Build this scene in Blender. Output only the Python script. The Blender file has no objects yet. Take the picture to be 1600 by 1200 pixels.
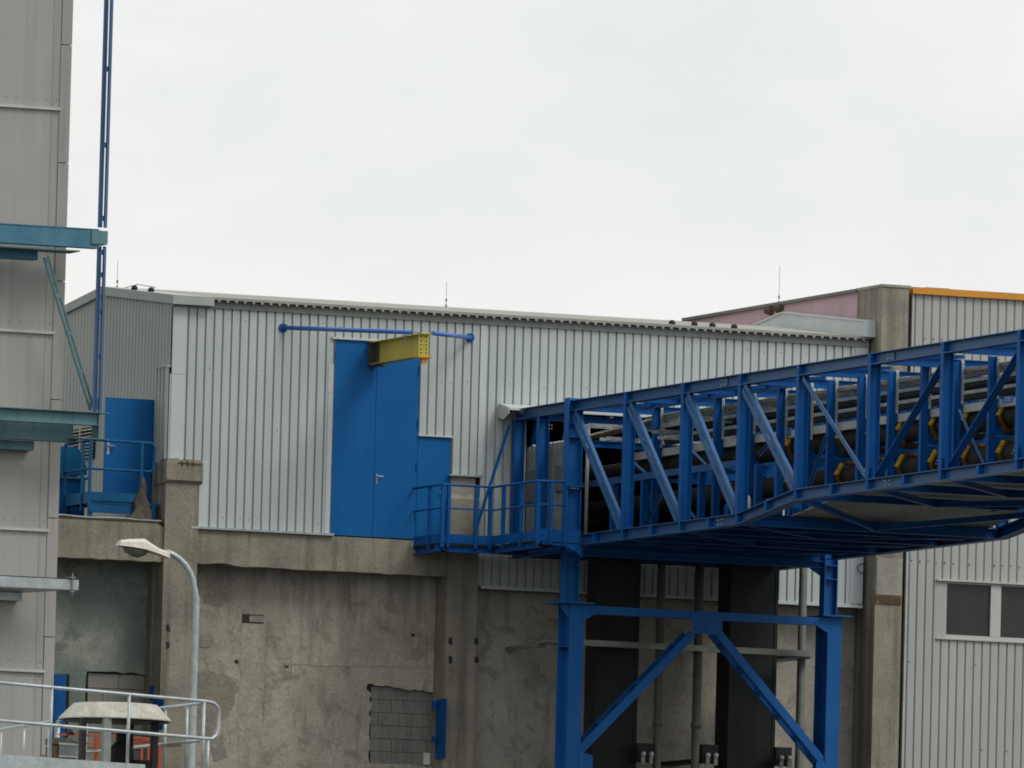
import bpy, bmesh, math, random
from mathutils import Vector, Matrix
random.seed(7)
sc = bpy.context.scene
COL = sc.collection
R = math.radians

# ------------------------------------------------------------------ camera
FPX = 20000.0                      # focal length in photo pixels (long telephoto)
PHI, TH, RHO = R(22.3), math.atan(1560 / FPX), 0.026
sn, cs = math.sin, math.cos
FW = Vector((sn(PHI) * cs(TH), cs(PHI) * cs(TH), sn(TH)))
_r0 = Vector((cs(PHI), -sn(PHI), 0)); _u0 = _r0.cross(FW)
RT = _r0 * cs(RHO) + _u0 * sn(RHO)
UP = -_r0 * sn(RHO) + _u0 * cs(RHO)
def ray(px, py): return FW + RT * ((px - 800) / FPX) - UP * ((py - 600) / FPX)
CAM = -ray(800, 800) * 238.0
CAM.z = 1.7
cam = bpy.data.cameras.new('camera'); camo = bpy.data.objects.new('camera', cam)
COL.objects.link(camo)
m = Matrix((RT, UP, -FW)).transposed().to_4x4(); m.translation = CAM
camo.matrix_world = m
cam.sensor_width = 36; cam.lens = FPX / 1600 * 36
cam.clip_start = 1; cam.clip_end = 20000
sc.camera = camo
# survey helpers: sight lines of the photo cut with real wall planes
def onY(px, py, y=0.0):
    d = ray(px, py); return CAM + d * ((y - CAM.y) / d.y)
def onX(px, py, x):
    d = ray(px, py); return CAM + d * ((x - CAM.x) / d.x)
def onP(px, py, p0, n):
    d = ray(px, py); return CAM + d * ((p0 - CAM).dot(n) / d.dot(n))

# ------------------------------------------------------------------ light
SUN_DIR = Vector((0.50, -0.62, 0.95)).normalized()
w = bpy.data.worlds.new('World'); sc.world = w; w.use_nodes = True
nt = w.node_tree; nt.nodes.clear()
def N(t, tree=None, **k):
    n = (tree or nt).nodes.new(t)
    for a, b in k.items(): setattr(n, a, b)
    return n
out = N('ShaderNodeOutputWorld'); mixs = N('ShaderNodeMixShader')
b1 = N('ShaderNodeBackground'); b2 = N('ShaderNodeBackground')
sky = N('ShaderNodeTexSky', sky_type='NISHITA', sun_disc=False)
sky.sun_elevation = math.asin(SUN_DIR.z); sky.sun_rotation = math.atan2(SUN_DIR.x, SUN_DIR.y)
b1.inputs[1].default_value = 0.10
nt.links.new(sky.outputs[0], b1.inputs[0])
tc = N('ShaderNodeTexCoord')
n1 = N('ShaderNodeTexNoise'); n1.inputs['Scale'].default_value = 22; n1.inputs['Detail'].default_value = 5
n1.inputs['Roughness'].default_value = 0.55
mp = N('ShaderNodeMapping'); mp.inputs['Scale'].default_value = (1, 1, 2.2); mp.inputs['Location'].default_value = (0.31, 0.0, 0.12)
nt.links.new(tc.outputs['Generated'], mp.inputs[0]); nt.links.new(mp.outputs[0], n1.inputs['Vector'])
cr = N('ShaderNodeValToRGB')
cr.color_ramp.elements[0].position = 0.36; cr.color_ramp.elements[0].color = (0.875, 0.892, 0.895, 1)
cr.color_ramp.elements[1].position = 0.60; cr.color_ramp.elements[1].color = (0.965, 0.965, 0.94, 1)
nt.links.new(n1.outputs['Fac'], cr.inputs[0])
sx = N('ShaderNodeSeparateXYZ'); nt.links.new(tc.outputs['Generated'], sx.inputs[0])
mr = N('ShaderNodeMapRange'); mr.inputs['From Min'].default_value = 0.12; mr.inputs['From Max'].default_value = 0.95
mr.inputs['To Min'].default_value = 0.97; mr.inputs['To Max'].default_value = 1.25
nt.links.new(sx.outputs[2], mr.inputs[0])
nt.links.new(cr.outputs[0], b2.inputs[0]); nt.links.new(mr.outputs[0], b2.inputs[1])
mixs.inputs[0].default_value = 0.93
nt.links.new(b1.outputs[0], mixs.inputs[1]); nt.links.new(b2.outputs[0], mixs.inputs[2])
nt.links.new(mixs.outputs[0], out.inputs[0])
sl = bpy.data.lights.new('sun', 'SUN'); so = bpy.data.objects.new('sun', sl); COL.objects.link(so)
sl.energy = 1.5; sl.angle = R(22); sl.color = (1.0, 0.965, 0.91)
so.rotation_euler = (-SUN_DIR).to_track_quat('-Z', 'Y').to_euler(); so.location = (30, -60, 80)
sc.cycles.filter_width = 1.8          # the long zoom lens is a little soft
vs = sc.view_settings
vs.view_transform = 'Standard'; vs.look = 'None'; vs.exposure = 0.0; vs.gamma = 1.0; vs.use_curve_mapping = False

# ------------------------------------------------------------------ materials
MATS = {}
def mat(name, c1, c2=None, scale=1.5, rough=0.55, metal=0.0, streak=0.0, sc_streak=6.0, c3=None, spec=0.3, bump=0.0,
        lo=0.35, hi=0.65, fine=0.0, rust=None, rust_lo=0.66, stretch=0.06, band=0.0, bandw=1.027):
    m = bpy.data.materials.new(name); m.use_nodes = True; t = m.node_tree; bs = t.nodes['Principled BSDF']
    L = t.links.new
    def add(ty, **k): return N(ty, t, **k)
    c2 = c2 or tuple(x * 0.8 for x in c1)
    tcn = add('ShaderNodeTexCoord'); gm = add('ShaderNodeNewGeometry')
    pos = gm.outputs['Position']
    a = add('ShaderNodeTexNoise'); a.inputs['Scale'].default_value = scale; a.inputs['Detail'].default_value = 6; a.inputs['Roughness'].default_value = .6
    L(pos, a.inputs['Vector'])
    r1 = add('ShaderNodeMapRange'); r1.inputs['From Min'].default_value = lo; r1.inputs['From Max'].default_value = hi
    L(a.outputs['Fac'], r1.inputs[0])
    mx = add('ShaderNodeMix', data_type='RGBA'); L(r1.outputs[0], mx.inputs['Factor'])
    mx.inputs[6].default_value = (*c1, 1); mx.inputs[7].default_value = (*c2, 1)
    colr = mx.outputs[2]
    if streak:
        mpn = add('ShaderNodeMapping'); mpn.inputs['Scale'].default_value = (1, 1, stretch)
        L(pos, mpn.inputs[0])
        b = add('ShaderNodeTexNoise'); b.inputs['Scale'].default_value = sc_streak; b.inputs['Detail'].default_value = 5
        L(mpn.outputs[0], b.inputs['Vector'])
        r2 = add('ShaderNodeMapRange'); r2.inputs['From Min'].default_value = .48; r2.inputs['From Max'].default_value = .72; r2.inputs['To Max'].default_value = streak
        L(b.outputs['Fac'], r2.inputs[0])
        m2 = add('ShaderNodeMix', data_type='RGBA'); L(r2.outputs[0], m2.inputs['Factor']); L(colr, m2.inputs[6])
        m2.inputs[7].default_value = (*(c3 or tuple(x * .45 for x in c1)), 1); colr = m2.outputs[2]
    if fine:
        c = add('ShaderNodeTexNoise'); c.inputs['Scale'].default_value = 28; c.inputs['Detail'].default_value = 3
        L(pos, c.inputs['Vector'])
        r3 = add('ShaderNodeMapRange'); r3.inputs['From Min'].default_value = .3; r3.inputs['From Max'].default_value = .7
        r3.inputs['To Min'].default_value = 1 - fine; r3.inputs['To Max'].default_value = 1 + fine
        L(c.outputs['Fac'], r3.inputs[0])
        m3 = add('ShaderNodeMix', data_type='RGBA', blend_type='MULTIPLY'); m3.inputs['Factor'].default_value = 1
        L(colr, m3.inputs[6]); L(r3.outputs[0], m3.inputs[7]); colr = m3.outputs[2]
    if rust:
        d = add('ShaderNodeTexNoise'); d.inputs['Scale'].default_value = 3.3; d.inputs['Detail'].default_value = 8; d.inputs['Roughness'].default_value = .7
        L(pos, d.inputs['Vector'])
        r4 = add('ShaderNodeMapRange'); r4.inputs['From Min'].default_value = rust_lo; r4.inputs['From Max'].default_value = rust_lo + .08
        L(d.outputs['Fac'], r4.inputs[0])
        m4 = add('ShaderNodeMix', data_type='RGBA'); L(r4.outputs[0], m4.inputs['Factor']); L(colr, m4.inputs[6])
        m4.inputs[7].default_value = (*rust, 1); colr = m4.outputs[2]
    if band:
        sp = add('ShaderNodeSeparateXYZ'); L(pos, sp.inputs[0])
        dv = add('ShaderNodeMath', operation='DIVIDE'); L(sp.outputs[0], dv.inputs[0]); dv.inputs[1].default_value = bandw
        fl_ = add('ShaderNodeMath', operation='FLOOR'); L(dv.outputs[0], fl_.inputs[0])
        wn = add('ShaderNodeTexWhiteNoise', noise_dimensions='1D'); L(fl_.outputs[0], wn.inputs['W'])
        rb_ = add('ShaderNodeMapRange'); rb_.inputs['To Min'].default_value = 1 - band; rb_.inputs['To Max'].default_value = 1 + band; L(wn.outputs['Value'], rb_.inputs[0])
        mb_ = add('ShaderNodeMix', data_type='RGBA', blend_type='MULTIPLY'); mb_.inputs['Factor'].default_value = 1
        L(colr, mb_.inputs[6]); L(rb_.outputs[0], mb_.inputs[7]); colr = mb_.outputs[2]
    L(colr, bs.inputs['Base Color'])
    bs.inputs['Roughness'].default_value = rough; bs.inputs['Metallic'].default_value = metal
    bs.inputs['Specular IOR Level'].default_value = spec
    if bump:
        e = add('ShaderNodeTexNoise'); e.inputs['Scale'].default_value = 14; e.inputs['Detail'].default_value = 6
        L(pos, e.inputs['Vector'])
        bp = add('ShaderNodeBump'); bp.inputs['Strength'].default_value = bump; bp.inputs['Distance'].default_value = .03
        L(e.outputs['Fac'], bp.inputs['Height']); L(bp.outputs[0], bs.inputs['Normal'])
    MATS[name] = m
    return m

M_CLAD = mat('coated_sheet', (.42, .475, .465), (.475, .52, .505), scale=.5, rough=.45, streak=.35, sc_streak=5, c3=(.345, .38, .37), fine=.02, band=.03)
M_CLADB = mat('bright_flashing', (.52, .57, .58), (.49, .53, .54), scale=1.2, rough=.45, streak=.2, c3=(.42, .45, .45))
M_GABLE = mat('gable_sheet', (.395, .42, .40), (.355, .375, .355), scale=.7, rough=.65, streak=.3, sc_streak=4, c3=(.31, .325, .305), spec=.15)  # gable and verge sheet, slightly darker than the front sheet
M_CLADR = mat('warm_coated_sheet', (.40, .415, .395), (.37, .385, .365), scale=.4, rough=.5, streak=.4, sc_streak=4, c3=(.315, .325, .305), fine=.02, band=.03)
M_TRIM = mat('eave_trim', (.235, .255, .235), (.28, .29, .265), scale=2, rough=.55, streak=.3)
M_ROOF = mat('roof_sheet', (.33, .33, .30), (.27, .275, .25), scale=2.5, rough=.85, streak=.2, spec=.08)
M_SCREW = mat('screw_head', (.13, .12, .11), rough=.5)
M_GALV = mat('galvanised_steel', (.44, .49, .50), (.33, .37, .38), scale=6, rough=.45, metal=.35, fine=.1, spec=.5)
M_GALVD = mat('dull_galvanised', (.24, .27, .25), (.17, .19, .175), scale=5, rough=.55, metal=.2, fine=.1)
M_CONC = mat('old_concrete', (.305, .285, .225), (.215, .20, .165), scale=1.3, rough=.9, streak=.75, sc_streak=4.5, c3=(.10, .095, .08), fine=.14, bump=.35, spec=.15)
M_CONCW = mat('pale_concrete', (.36, .345, .30), (.27, .26, .225), scale=1.6, rough=.9, streak=.4, c3=(.16, .15, .13), fine=.1, bump=.3, spec=.15)
M_BLOCK = mat('concrete_block', (.185, .19, .175), (.225, .228, .205), scale=2.2, rough=.95, fine=.14, bump=.3, spec=.1, streak=.4)
M_PLASTL = mat('pale_plaster_patch', (.38, .358, .30), (.31, .29, .24), scale=2.5, rough=.95, streak=.7, c3=(.24, .225, .185), fine=.16, bump=.4, spec=.1)
M_PLASTK = mat('dark_plaster_patch', (.225, .21, .175), (.265, .247, .205), scale=3, rough=.95, fine=.14, bump=.5, spec=.1)
M_MAST = mat('mast_blue_paint', (.085, .15, .29), (.10, .175, .31), scale=2, rough=.5, streak=.3, spec=.2)
M_BLOCKP = mat('pale_block', (.27, .26, .225), (.22, .215, .19), scale=2, rough=.95, fine=.1, bump=.3, spec=.1)
M_DARK = mat('dark_interior', (.03, .032, .03), (.022, .024, .022), rough=.9, spec=.1)
M_MORTAR = mat('mortar_hole_shade', (.05, .05, .045), rough=.95, spec=.05)
M_DOOR = mat('blue_door_paint', (.005, .104, .315), (.007, .118, .34), scale=1.2, rough=.55, streak=.3, c3=(.005, .085, .265), fine=.04, spec=.15)
M_BLUE = mat('blue_steel_paint', (.003, .075, .275), (.006, .092, .305), scale=1.5, rough=.5, streak=.35, c3=(.005, .05, .18), fine=.08, spec=.15, rust=(.012, .05, .13), rust_lo=.66)
M_BLUEL = mat('blue_chord_paint', (.018, .09, .24), (.024, .108, .265), scale=1.5, rough=.42, streak=.35, c3=(.014, .06, .165), fine=.08, spec=.35)
M_BLUEP = mat('pale_blue_paint', (.055, .15, .46), (.06, .17, .48), scale=1, rough=.4, fine=.05)
M_TEAL = mat('weathered_teal_paint', (.095, .195, .22), (.13, .24, .255), scale=1.6, rough=.6, streak=.4, c3=(.07, .115, .12), fine=.1, rust=(.10, .075, .05), rust_lo=.68, spec=.2)
M_TEALB = mat('teal_blue_paint', (.055, .175, .255), (.08, .21, .28), scale=1.6, rough=.55, streak=.35, c3=(.045, .115, .165), fine=.08, spec=.2)
M_YEL = mat('yellow_paint', (.52, .44, .065), (.46, .40, .07), scale=2, rough=.5, streak=.3, c3=(.36, .31, .07), fine=.06)
M_YELD = mat('shaded_web_dark_steel', (.085, .085, .06), (.06, .06, .05), rough=.6)
M_ORG = mat('orange_paint', (.55, .24, .03), (.50, .21, .03), rough=.5)
M_ORB = mat('orange_trim_paint', (.66, .29, .035), (.58, .25, .035), scale=1, rough=.5, streak=.3, c3=(.44, .2, .04))
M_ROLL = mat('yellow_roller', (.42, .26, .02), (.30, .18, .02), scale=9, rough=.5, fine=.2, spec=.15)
M_ROLLD = mat('dark_orange_roller', (.13, .06, .01), (.06, .035, .013), scale=9, rough=.7, fine=.2, spec=.1)
M_LAND = mat('landing_blue_paint', (.005, .08, .20), (.008, .098, .225), scale=2, rough=.55, streak=.3, c3=(.01, .05, .12), fine=.08, spec=.15)
M_RUB = mat('black_rubber', (.016, .016, .015), (.024, .023, .021), scale=4, rough=.8, streak=.5, c3=(.035, .032, .027), spec=.15)
M_PIPE = mat('grey_pipe_jacket', (.24, .25, .225), (.17, .18, .16), scale=3, rough=.38, metal=.55, streak=.3)
M_DUCTC = mat('pale_cable_duct', (.40, .425, .40), (.35, .37, .35), scale=2, rough=.5)
M_CABLE = mat('cable_bundle', (.46, .39, .30), (.22, .19, .15), scale=9, rough=.7, fine=.25)
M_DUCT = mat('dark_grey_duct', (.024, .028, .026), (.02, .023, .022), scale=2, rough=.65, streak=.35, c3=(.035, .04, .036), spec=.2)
M_PANEL = mat('grey_facade_panel', (.36, .354, .335), (.325, .32, .303), scale=.35, rough=.6, streak=.6, sc_streak=9, c3=(.275, .27, .255), fine=.02, stretch=.02, band=.02, bandw=.9)
M_PANELC = mat('corner_flashing_sheet', (.37, .36, .335), (.33, .32, .30), scale=.8, rough=.55, streak=.3, sc_streak=7, fine=.02)
M_FLASH = mat('panel_flashing', (.50, .51, .47), (.40, .41, .38), scale=2, rough=.5)
M_SEAM = mat('panel_seam', (.16, .16, .15), rough=.7)
M_PINK = mat('pink_render', (.50, .35, .385), (.45, .31, .345), scale=.9, rough=.9, streak=.35, c3=(.38, .28, .29), fine=.04, spec=.1)
M_GLASS = mat('dark_window_glass', (.020, .025, .024), (.032, .037, .035), scale=.8, rough=.12, spec=.28)
M_FRAME = mat('window_frame_paint', (.49, .50, .48), (.45, .46, .44), rough=.5)
M_WHITE = mat('white_plastic', (.66, .66, .63), (.60, .60, .57), scale=5, rough=.5)
M_HOOD = mat('weathered_white_sheet', (.44, .43, .38), (.34, .33, .285), scale=5, rough=.65, fine=.2, rust=(.22, .19, .14), rust_lo=.62)
M_LAMPH = mat('lamp_hood_paint', (.60, .575, .50), (.54, .515, .44), scale=6, rough=.55, fine=.15)
M_PIPED = mat('dull_pipe', (.125, .135, .12), (.095, .10, .09), scale=4, rough=.6, streak=.3)
M_BLUET = mat('tower_blue_skylit', (.006, .092, .315), (.010, .108, .34), scale=1.2, rough=.5, streak=.35, c3=(.008, .064, .225), fine=.07, spec=.2, rust=(.016, .06, .15), rust_lo=.67)  # tower blue, lightened to paint in light from the sky
M_RUSTC = mat('rust_stained_concrete', (.27, .25, .20), (.20, .187, .155), scale=3, rough=.95, rust=(.10, .058, .035), rust_lo=.42, fine=.1)
M_FLOORP = mat('grey_floor_sheet', (.36, .365, .33), (.29, .295, .265), scale=1.5, rough=.7, streak=.3)
M_RED = mat('orange_red_paint', (.38, .075, .03), (.28, .055, .025), scale=6, rough=.6, fine=.2)
M_TARP = mat('brown_tarpaulin', (.062, .054, .04), (.11, .098, .075), scale=7, rough=.85, fine=.2, bump=.6)
M_HOUSE = mat('blue_housing_paint', (.01, .125, .27), (.012, .14, .29), rough=.55, streak=.2, spec=.15)
M_RUST = mat('rusty_steel', (.11, .065, .04), (.075, .05, .035), scale=8, rough=.85, fine=.2)
M_GROUND = mat('yard_asphalt', (.065, .064, .06), (.05, .049, .047), scale=.3, rough=.95, fine=.15)
M_STEELH = mat('satin_handle', (.55, .55, .53), rough=.3, metal=.8)
M_BLACK = mat('black_cap', (.022, .022, .026), rough=.6)

def plaster(name, base, dark, light, green=None, top_streak=None):
    m = bpy.data.materials.new(name); m.use_nodes = True; t = m.node_tree; bs = t.nodes['Principled BSDF']; L = t.links.new
    g = N('ShaderNodeNewGeometry', t); pos = g.outputs['Position']
    def noise(s, det=7, ro=.62, dist=0.0, mscale=None):
        v = pos
        if mscale:
            mm = N('ShaderNodeMapping', t); mm.inputs['Scale'].default_value = mscale; L(pos, mm.inputs[0]); v = mm.outputs[0]
        n = N('ShaderNodeTexNoise', t); n.inputs['Scale'].default_value = s; n.inputs['Detail'].default_value = det
        n.inputs['Roughness'].default_value = ro; n.inputs['Distortion'].default_value = dist; L(v, n.inputs['Vector']); return n.outputs['Fac']
    def rng(v, a, b, c=0.0, d=1.0):
        r = N('ShaderNodeMapRange', t); r.inputs['From Min'].default_value = a; r.inputs['From Max'].default_value = b
        r.inputs['To Min'].default_value = c; r.inputs['To Max'].default_value = d; L(v, r.inputs[0]); return r.outputs[0]
    def mix(f, a, b, bt='MIX'):
        x = N('ShaderNodeMix', t, data_type='RGBA', blend_type=bt)
        if isinstance(f, float): x.inputs['Factor'].default_value = f
        else: L(f, x.inputs['Factor'])
        for i, v in ((6, a), (7, b)):
            if isinstance(v, tuple): x.inputs[i].default_value = (*v, 1)
            else: L(v, x.inputs[i])
        return x.outputs[2]
    c = mix(rng(noise(.9, dist=.6), .42, .60), base, light)
    if top_streak:       # long streaks, darker and denser towards the beam
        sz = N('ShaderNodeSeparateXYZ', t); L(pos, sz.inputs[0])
        zf = rng(sz.outputs[2], top_streak - 1.9, top_streak, -.16, .16)
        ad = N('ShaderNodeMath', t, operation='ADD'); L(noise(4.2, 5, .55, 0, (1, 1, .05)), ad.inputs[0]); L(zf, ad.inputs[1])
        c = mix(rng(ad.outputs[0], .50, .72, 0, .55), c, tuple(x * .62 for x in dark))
    c = mix(rng(noise(2.1, dist=.8), .54, .62, 0, .75), c, dark)               # spalled patches with an edge
    c = mix(rng(noise(3.7, 8, .7, 1.2), .60, .66, 0, .55), c, tuple(x * 1.25 for x in light))
    c = mix(rng(noise(2.4, 6, .6, .2, (1.6, 1.6, .22)), .56, .72, 0, .7), c, tuple(x * .6 for x in dark))   # run-off stains
    if green: c = mix(rng(noise(1.1, 6, .6, .4), .40, .58, 0, .9), c, green)
    f = rng(noise(24, 4), .3, .7, .82, 1.16)
    x = N('ShaderNodeMix', t, data_type='RGBA', blend_type='MULTIPLY'); x.inputs['Factor'].default_value = 1
    L(c, x.inputs[6]); L(f, x.inputs[7])
    L(x.outputs[2], bs.inputs['Base Color'])
    bs.inputs['Roughness'].default_value = .95; bs.inputs['Specular IOR Level'].default_value = .1
    bp = N('ShaderNodeBump', t); bp.inputs['Strength'].default_value = .5; bp.inputs['Distance'].default_value = .04
    L(noise(7, 8, .65), bp.inputs['Height']); L(bp.outputs[0], bs.inputs['Normal'])
    return m
M_PLAST = plaster('stained_plaster', (.325, .302, .248), (.225, .208, .172), (.40, .375, .315), top_streak=16.6)
M_PLASTG = plaster('mossy_plaster', (.26, .27, .24), (.13, .145, .13), (.31, .315, .275), green=(.15, .19, .17))
M_PLASTD = plaster('grey_plaster', (.345, .325, .275), (.25, .235, .20), (.42, .40, .345))

# ------------------------------------------------------------------ builders
WL = {}
class MB:
    def __init__(s): s.v = []; s.f = []; s.mi = []; s.cur = 0
    def quad(s, *p):
        i = len(s.v); s.v += [Vector(q) for q in p]; s.f.append(tuple(range(i, i + len(p)))); s.mi.append(s.cur); return s
    def hexa(s, p):      # p: 8 corners, bottom 4 then top 4
        i = len(s.v); s.v += [Vector(q) for q in p]
        for f in ((3, 2, 1, 0), (4, 5, 6, 7), (0, 1, 5, 4), (1, 2, 6, 5), (2, 3, 7, 6), (3, 0, 4, 7)):
            s.f.append(tuple(i + k for k in f)); s.mi.append(s.cur)
        return s
    def box(s, x0, x1, y0, y1, z0, z1):
        x0, x1 = min(x0, x1), max(x0, x1); y0, y1 = min(y0, y1), max(y0, y1); z0, z1 = min(z0, z1), max(z0, z1)
        return s.hexa([(x0, y0, z0), (x1, y0, z0), (x1, y1, z0), (x0, y1, z0), (x0, y0, z1), (x1, y0, z1), (x1, y1, z1), (x0, y1, z1)])
    def prism(s, pts, d):
        pts = [Vector(p) for p in pts]; d = Vector(d); n = len(pts); i = len(s.v)
        s.v += pts + [p + d for p in pts]
        s.f.append(tuple(i + k for k in range(n))); s.f.append(tuple(i + n + k for k in reversed(range(n)))); s.mi += [s.cur] * 2
        for k in range(n):
            j = (k + 1) % n; s.f.append((i + k, i + n + k, i + n + j, i + j)); s.mi.append(s.cur)
        return s
    def bar(s, p, q, up, w, h, ow=0.0, oh=0.0):
        p, q, up = Vector(p), Vector(q), Vector(up); d = (q - p).normalized()
        sd = d.cross(up).normalized(); u = sd.cross(d).normalized()
        c = []
        for e in (p, q):
            for a, b in ((-1, -1), (1, -1), (1, 1), (-1, 1)):
                c.append(e + sd * (ow + a * w / 2) + u * (oh + b * h / 2))
        return s.hexa(c)
    def ibeam(s, p, q, up, h, b, tf=.014, tw=.010):
        s.bar(p, q, up, b, tf, 0, h / 2 - tf / 2); s.bar(p, q, up, b, tf, 0, -h / 2 + tf / 2)
        return s.bar(p, q, up, tw, h - 2 * tf)
    def tube(s, pts, r, n=10, cap=True):
        pts = [Vector(p) for p in pts]; i0 = len(s.v); prev = None
        for k, p in enumerate(pts):
            d = (pts[min(k + 1, len(pts) - 1)] - pts[max(k - 1, 0)]).normalized()
            if prev is None: a = d.orthogonal().normalized()
            else: a = (prev - d * prev.dot(d)).normalized()
            prev = a; b = d.cross(a)
            rr = r[k] if isinstance(r, (list, tuple)) else r
            for j in range(n):
                t = 2 * math.pi * j / n; s.v.append(p + (a * cs(t) + b * sn(t)) * rr)
        for k in range(len(pts) - 1):
            for j in range(n):
                s.f.append((i0 + k * n + j, i0 + k * n + (j + 1) % n, i0 + (k + 1) * n + (j + 1) % n, i0 + (k + 1) * n + j)); s.mi.append(s.cur)
        if cap:
            s.f.append(tuple(i0 + j for j in reversed(range(n)))); s.f.append(tuple(i0 + (len(pts) - 1) * n + j for j in range(n))); s.mi += [s.cur] * 2
        return s
    def lathe(s, c, prof, n=16, ph=0.0):
        return s.tube_v(c, prof, n, ph)
    def tube_v(s, c, prof, n, ph):
        c = Vector(c); i0 = len(s.v)
        for r, z in prof:
            for j in range(n):
                t = ph + 2 * math.pi * j / n; s.v.append(c + Vector((cs(t) * r, sn(t) * r, z)))
        for k in range(len(prof) - 1):
            for j in range(n):
                s.f.append((i0 + k * n + j, i0 + k * n + (j + 1) % n, i0 + (k + 1) * n + (j + 1) % n, i0 + (k + 1) * n + j)); s.mi.append(s.cur)
        s.f.append(tuple(i0 + j for j in reversed(range(n)))); s.f.append(tuple(i0 + (len(prof) - 1) * n + j for j in range(n))); s.mi += [s.cur] * 2
        return s
    def each(s, name, mats, parent, smooth=False):
        """every loose piece becomes a part of its own"""
        par = list(range(len(s.v)))
        def fd(a):
            while par[a] != a: par[a] = par[par[a]]; a = par[a]
            return a
        for f in s.f:
            for k in f[1:]: par[fd(k)] = fd(f[0])
        grp = {}
        for f, mi in zip(s.f, s.mi): grp.setdefault(fd(f[0]), []).append((f, mi))
        for fs in grp.values():
            q = MB(); mp_ = {}
            for f, mi in fs:
                for k in f:
                    if k not in mp_: mp_[k] = len(q.v); q.v.append(s.v[k])
                q.f.append(tuple(mp_[k] for k in f)); q.mi.append(mi)
            q.build(name, mats, parent, smooth)
    def build(s, name, mats, parent=None, smooth=False, label=None):
        if not isinstance(mats, (list, tuple)): mats = [mats]
        if parent is None:
            xs = [v.x for v in s.v]; ys = [v.y for v in s.v]; zs = [v.z for v in s.v]
            o0 = Vector(((min(xs) + max(xs)) / 2, (min(ys) + max(ys)) / 2, min(zs)))
        else: o0 = WL[parent.name]
        me = bpy.data.meshes.new(name); me.from_pydata([v - o0 for v in s.v], [], s.f)
        for mm in mats: me.materials.append(mm)
        if len(mats) > 1: me.polygons.foreach_set('material_index', s.mi)
        bm = bmesh.new(); bm.from_mesh(me); bmesh.ops.recalc_face_normals(bm, faces=bm.faces); bm.to_mesh(me); bm.free()
        if smooth:
            me.polygons.foreach_set('use_smooth', [len(p.vertices) == 4 for p in me.polygons])
        o = bpy.data.objects.new(name, me); COL.objects.link(o)
        if parent is None: o.location = o0
        else: o.parent = parent
        WL[o.name] = o0.copy()
        if label: o['label'] = label
        return o
def tag(o, label, cat=None, group=None, kind=None):
    o['label'] = label
    if cat: o['category'] = cat
    if group: o['group'] = group
    if kind: o['kind'] = kind
    return o
def thing(name, label, cat, loc, group=None):
    o = bpy.data.objects.new(name, None); COL.objects.link(o); o.location = loc; o.empty_display_size = .2
    WL[o.name] = Vector(loc); return tag(o, label, cat, group)
def copy_tree(o, parent=None):
    c = o.copy(); COL.objects.link(c); c.parent = parent
    WL[c.name] = WL[o.name].copy()
    for ch in list(o.children): copy_tree(ch, c)
    return c
Z_, X_, Y_ = Vector((0, 0, 1)), Vector((1, 0, 0)), Vector((0, 1, 0))

def corr(mb, rects, axis='x', y0=0.0, sign=1, pitch=.1711, phase=0.0, groove=.036, depth=.046, fl=.005, mid=.004):
    """trapezoidal sheet: wide crowns with narrow grooves; rects = (a0,a1,z0,z1) along the axis; the face looks to -Y (axis x) or -X (axis y)"""
    prof = [(0, 0), (pitch * .62, 0), (pitch * .62 + .008, mid), (pitch - groove, mid), (pitch - groove + fl, depth), (pitch - fl, depth), (pitch, 0)]
    def P(a, d, z): return (a, y0 + d, z) if axis == 'x' else (y0 + d, a, z)
    for a0, a1, z0, z1 in rects:
        k = math.floor((a0 - phase) / pitch); pts = []
        while True:
            base = phase + k * pitch
            for j in range(6):
                p0 = base + prof[j][0]; p1 = base + prof[j + 1][0]; d0, d1 = prof[j][1], prof[j + 1][1]
                if p1 <= a0 or p0 >= a1: continue
                if p0 < a0: t = (a0 - p0) / (p1 - p0); d0 = d0 + (d1 - d0) * t; p0 = a0
                if p1 > a1: t = (a1 - p0) / (p1 - p0); d1 = d0 + (d1 - d0) * t; p1 = a1
                f0 = z1(p0) if callable(z1) else z1; f1 = z1(p1) if callable(z1) else z1
                g0 = z0(p0) if callable(z0) else z0; g1 = z0(p1) if callable(z0) else z0
                mb.quad(P(p0, d0, g0), P(p1, d1, g1), P(p1, d1, f1), P(p0, d0, f0))
            k += 1
            if phase + k * pitch > a1: break
    return mb

# ================================================================== SETTING
g = MB(); g.quad((-4000, -4000, 0), (4000, -4000, 0), (4000, 4000, 0), (-4000, 4000, 0))
o = g.build('ground', M_GROUND); o['kind'] = 'structure'

# ================================================================== MAIN HALL
hall = thing('factory_hall', 'low hall in silver corrugated sheet on an old concrete frame with tall blue double doors', 'building', (0, 3, 0))
EZ, SZ, LZ = 21.30, 17.255, 16.44          # cladding top, sill, lower sill
DX0, DX1, DZ1 = -3.625, -1.925, 20.86      # double door
SDX1, SDZ = -1.255, 19.15                  # side panel door
OX0, OX1, OZ0, OZ1 = .17, 5.45, 17.0, 19.62   # conveyor opening
XR = 7.18
ph = onY(296, 500).x
fc = MB()
corr(fc, [(-6.58, -6.25, 18.48, EZ), (-6.25, DX0, SZ, EZ), (DX0, DX1, DZ1, EZ), (DX1, SDX1, SDZ, EZ), (SDX1, -.66, 18.48, EZ),
          (-.66, OX0, LZ, EZ), (OX0, OX1, LZ, OZ0), (OX0, OX1, OZ1, EZ), (OX1, 7.05, LZ, EZ)], phase=ph)
fc.cur = 1
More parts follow.
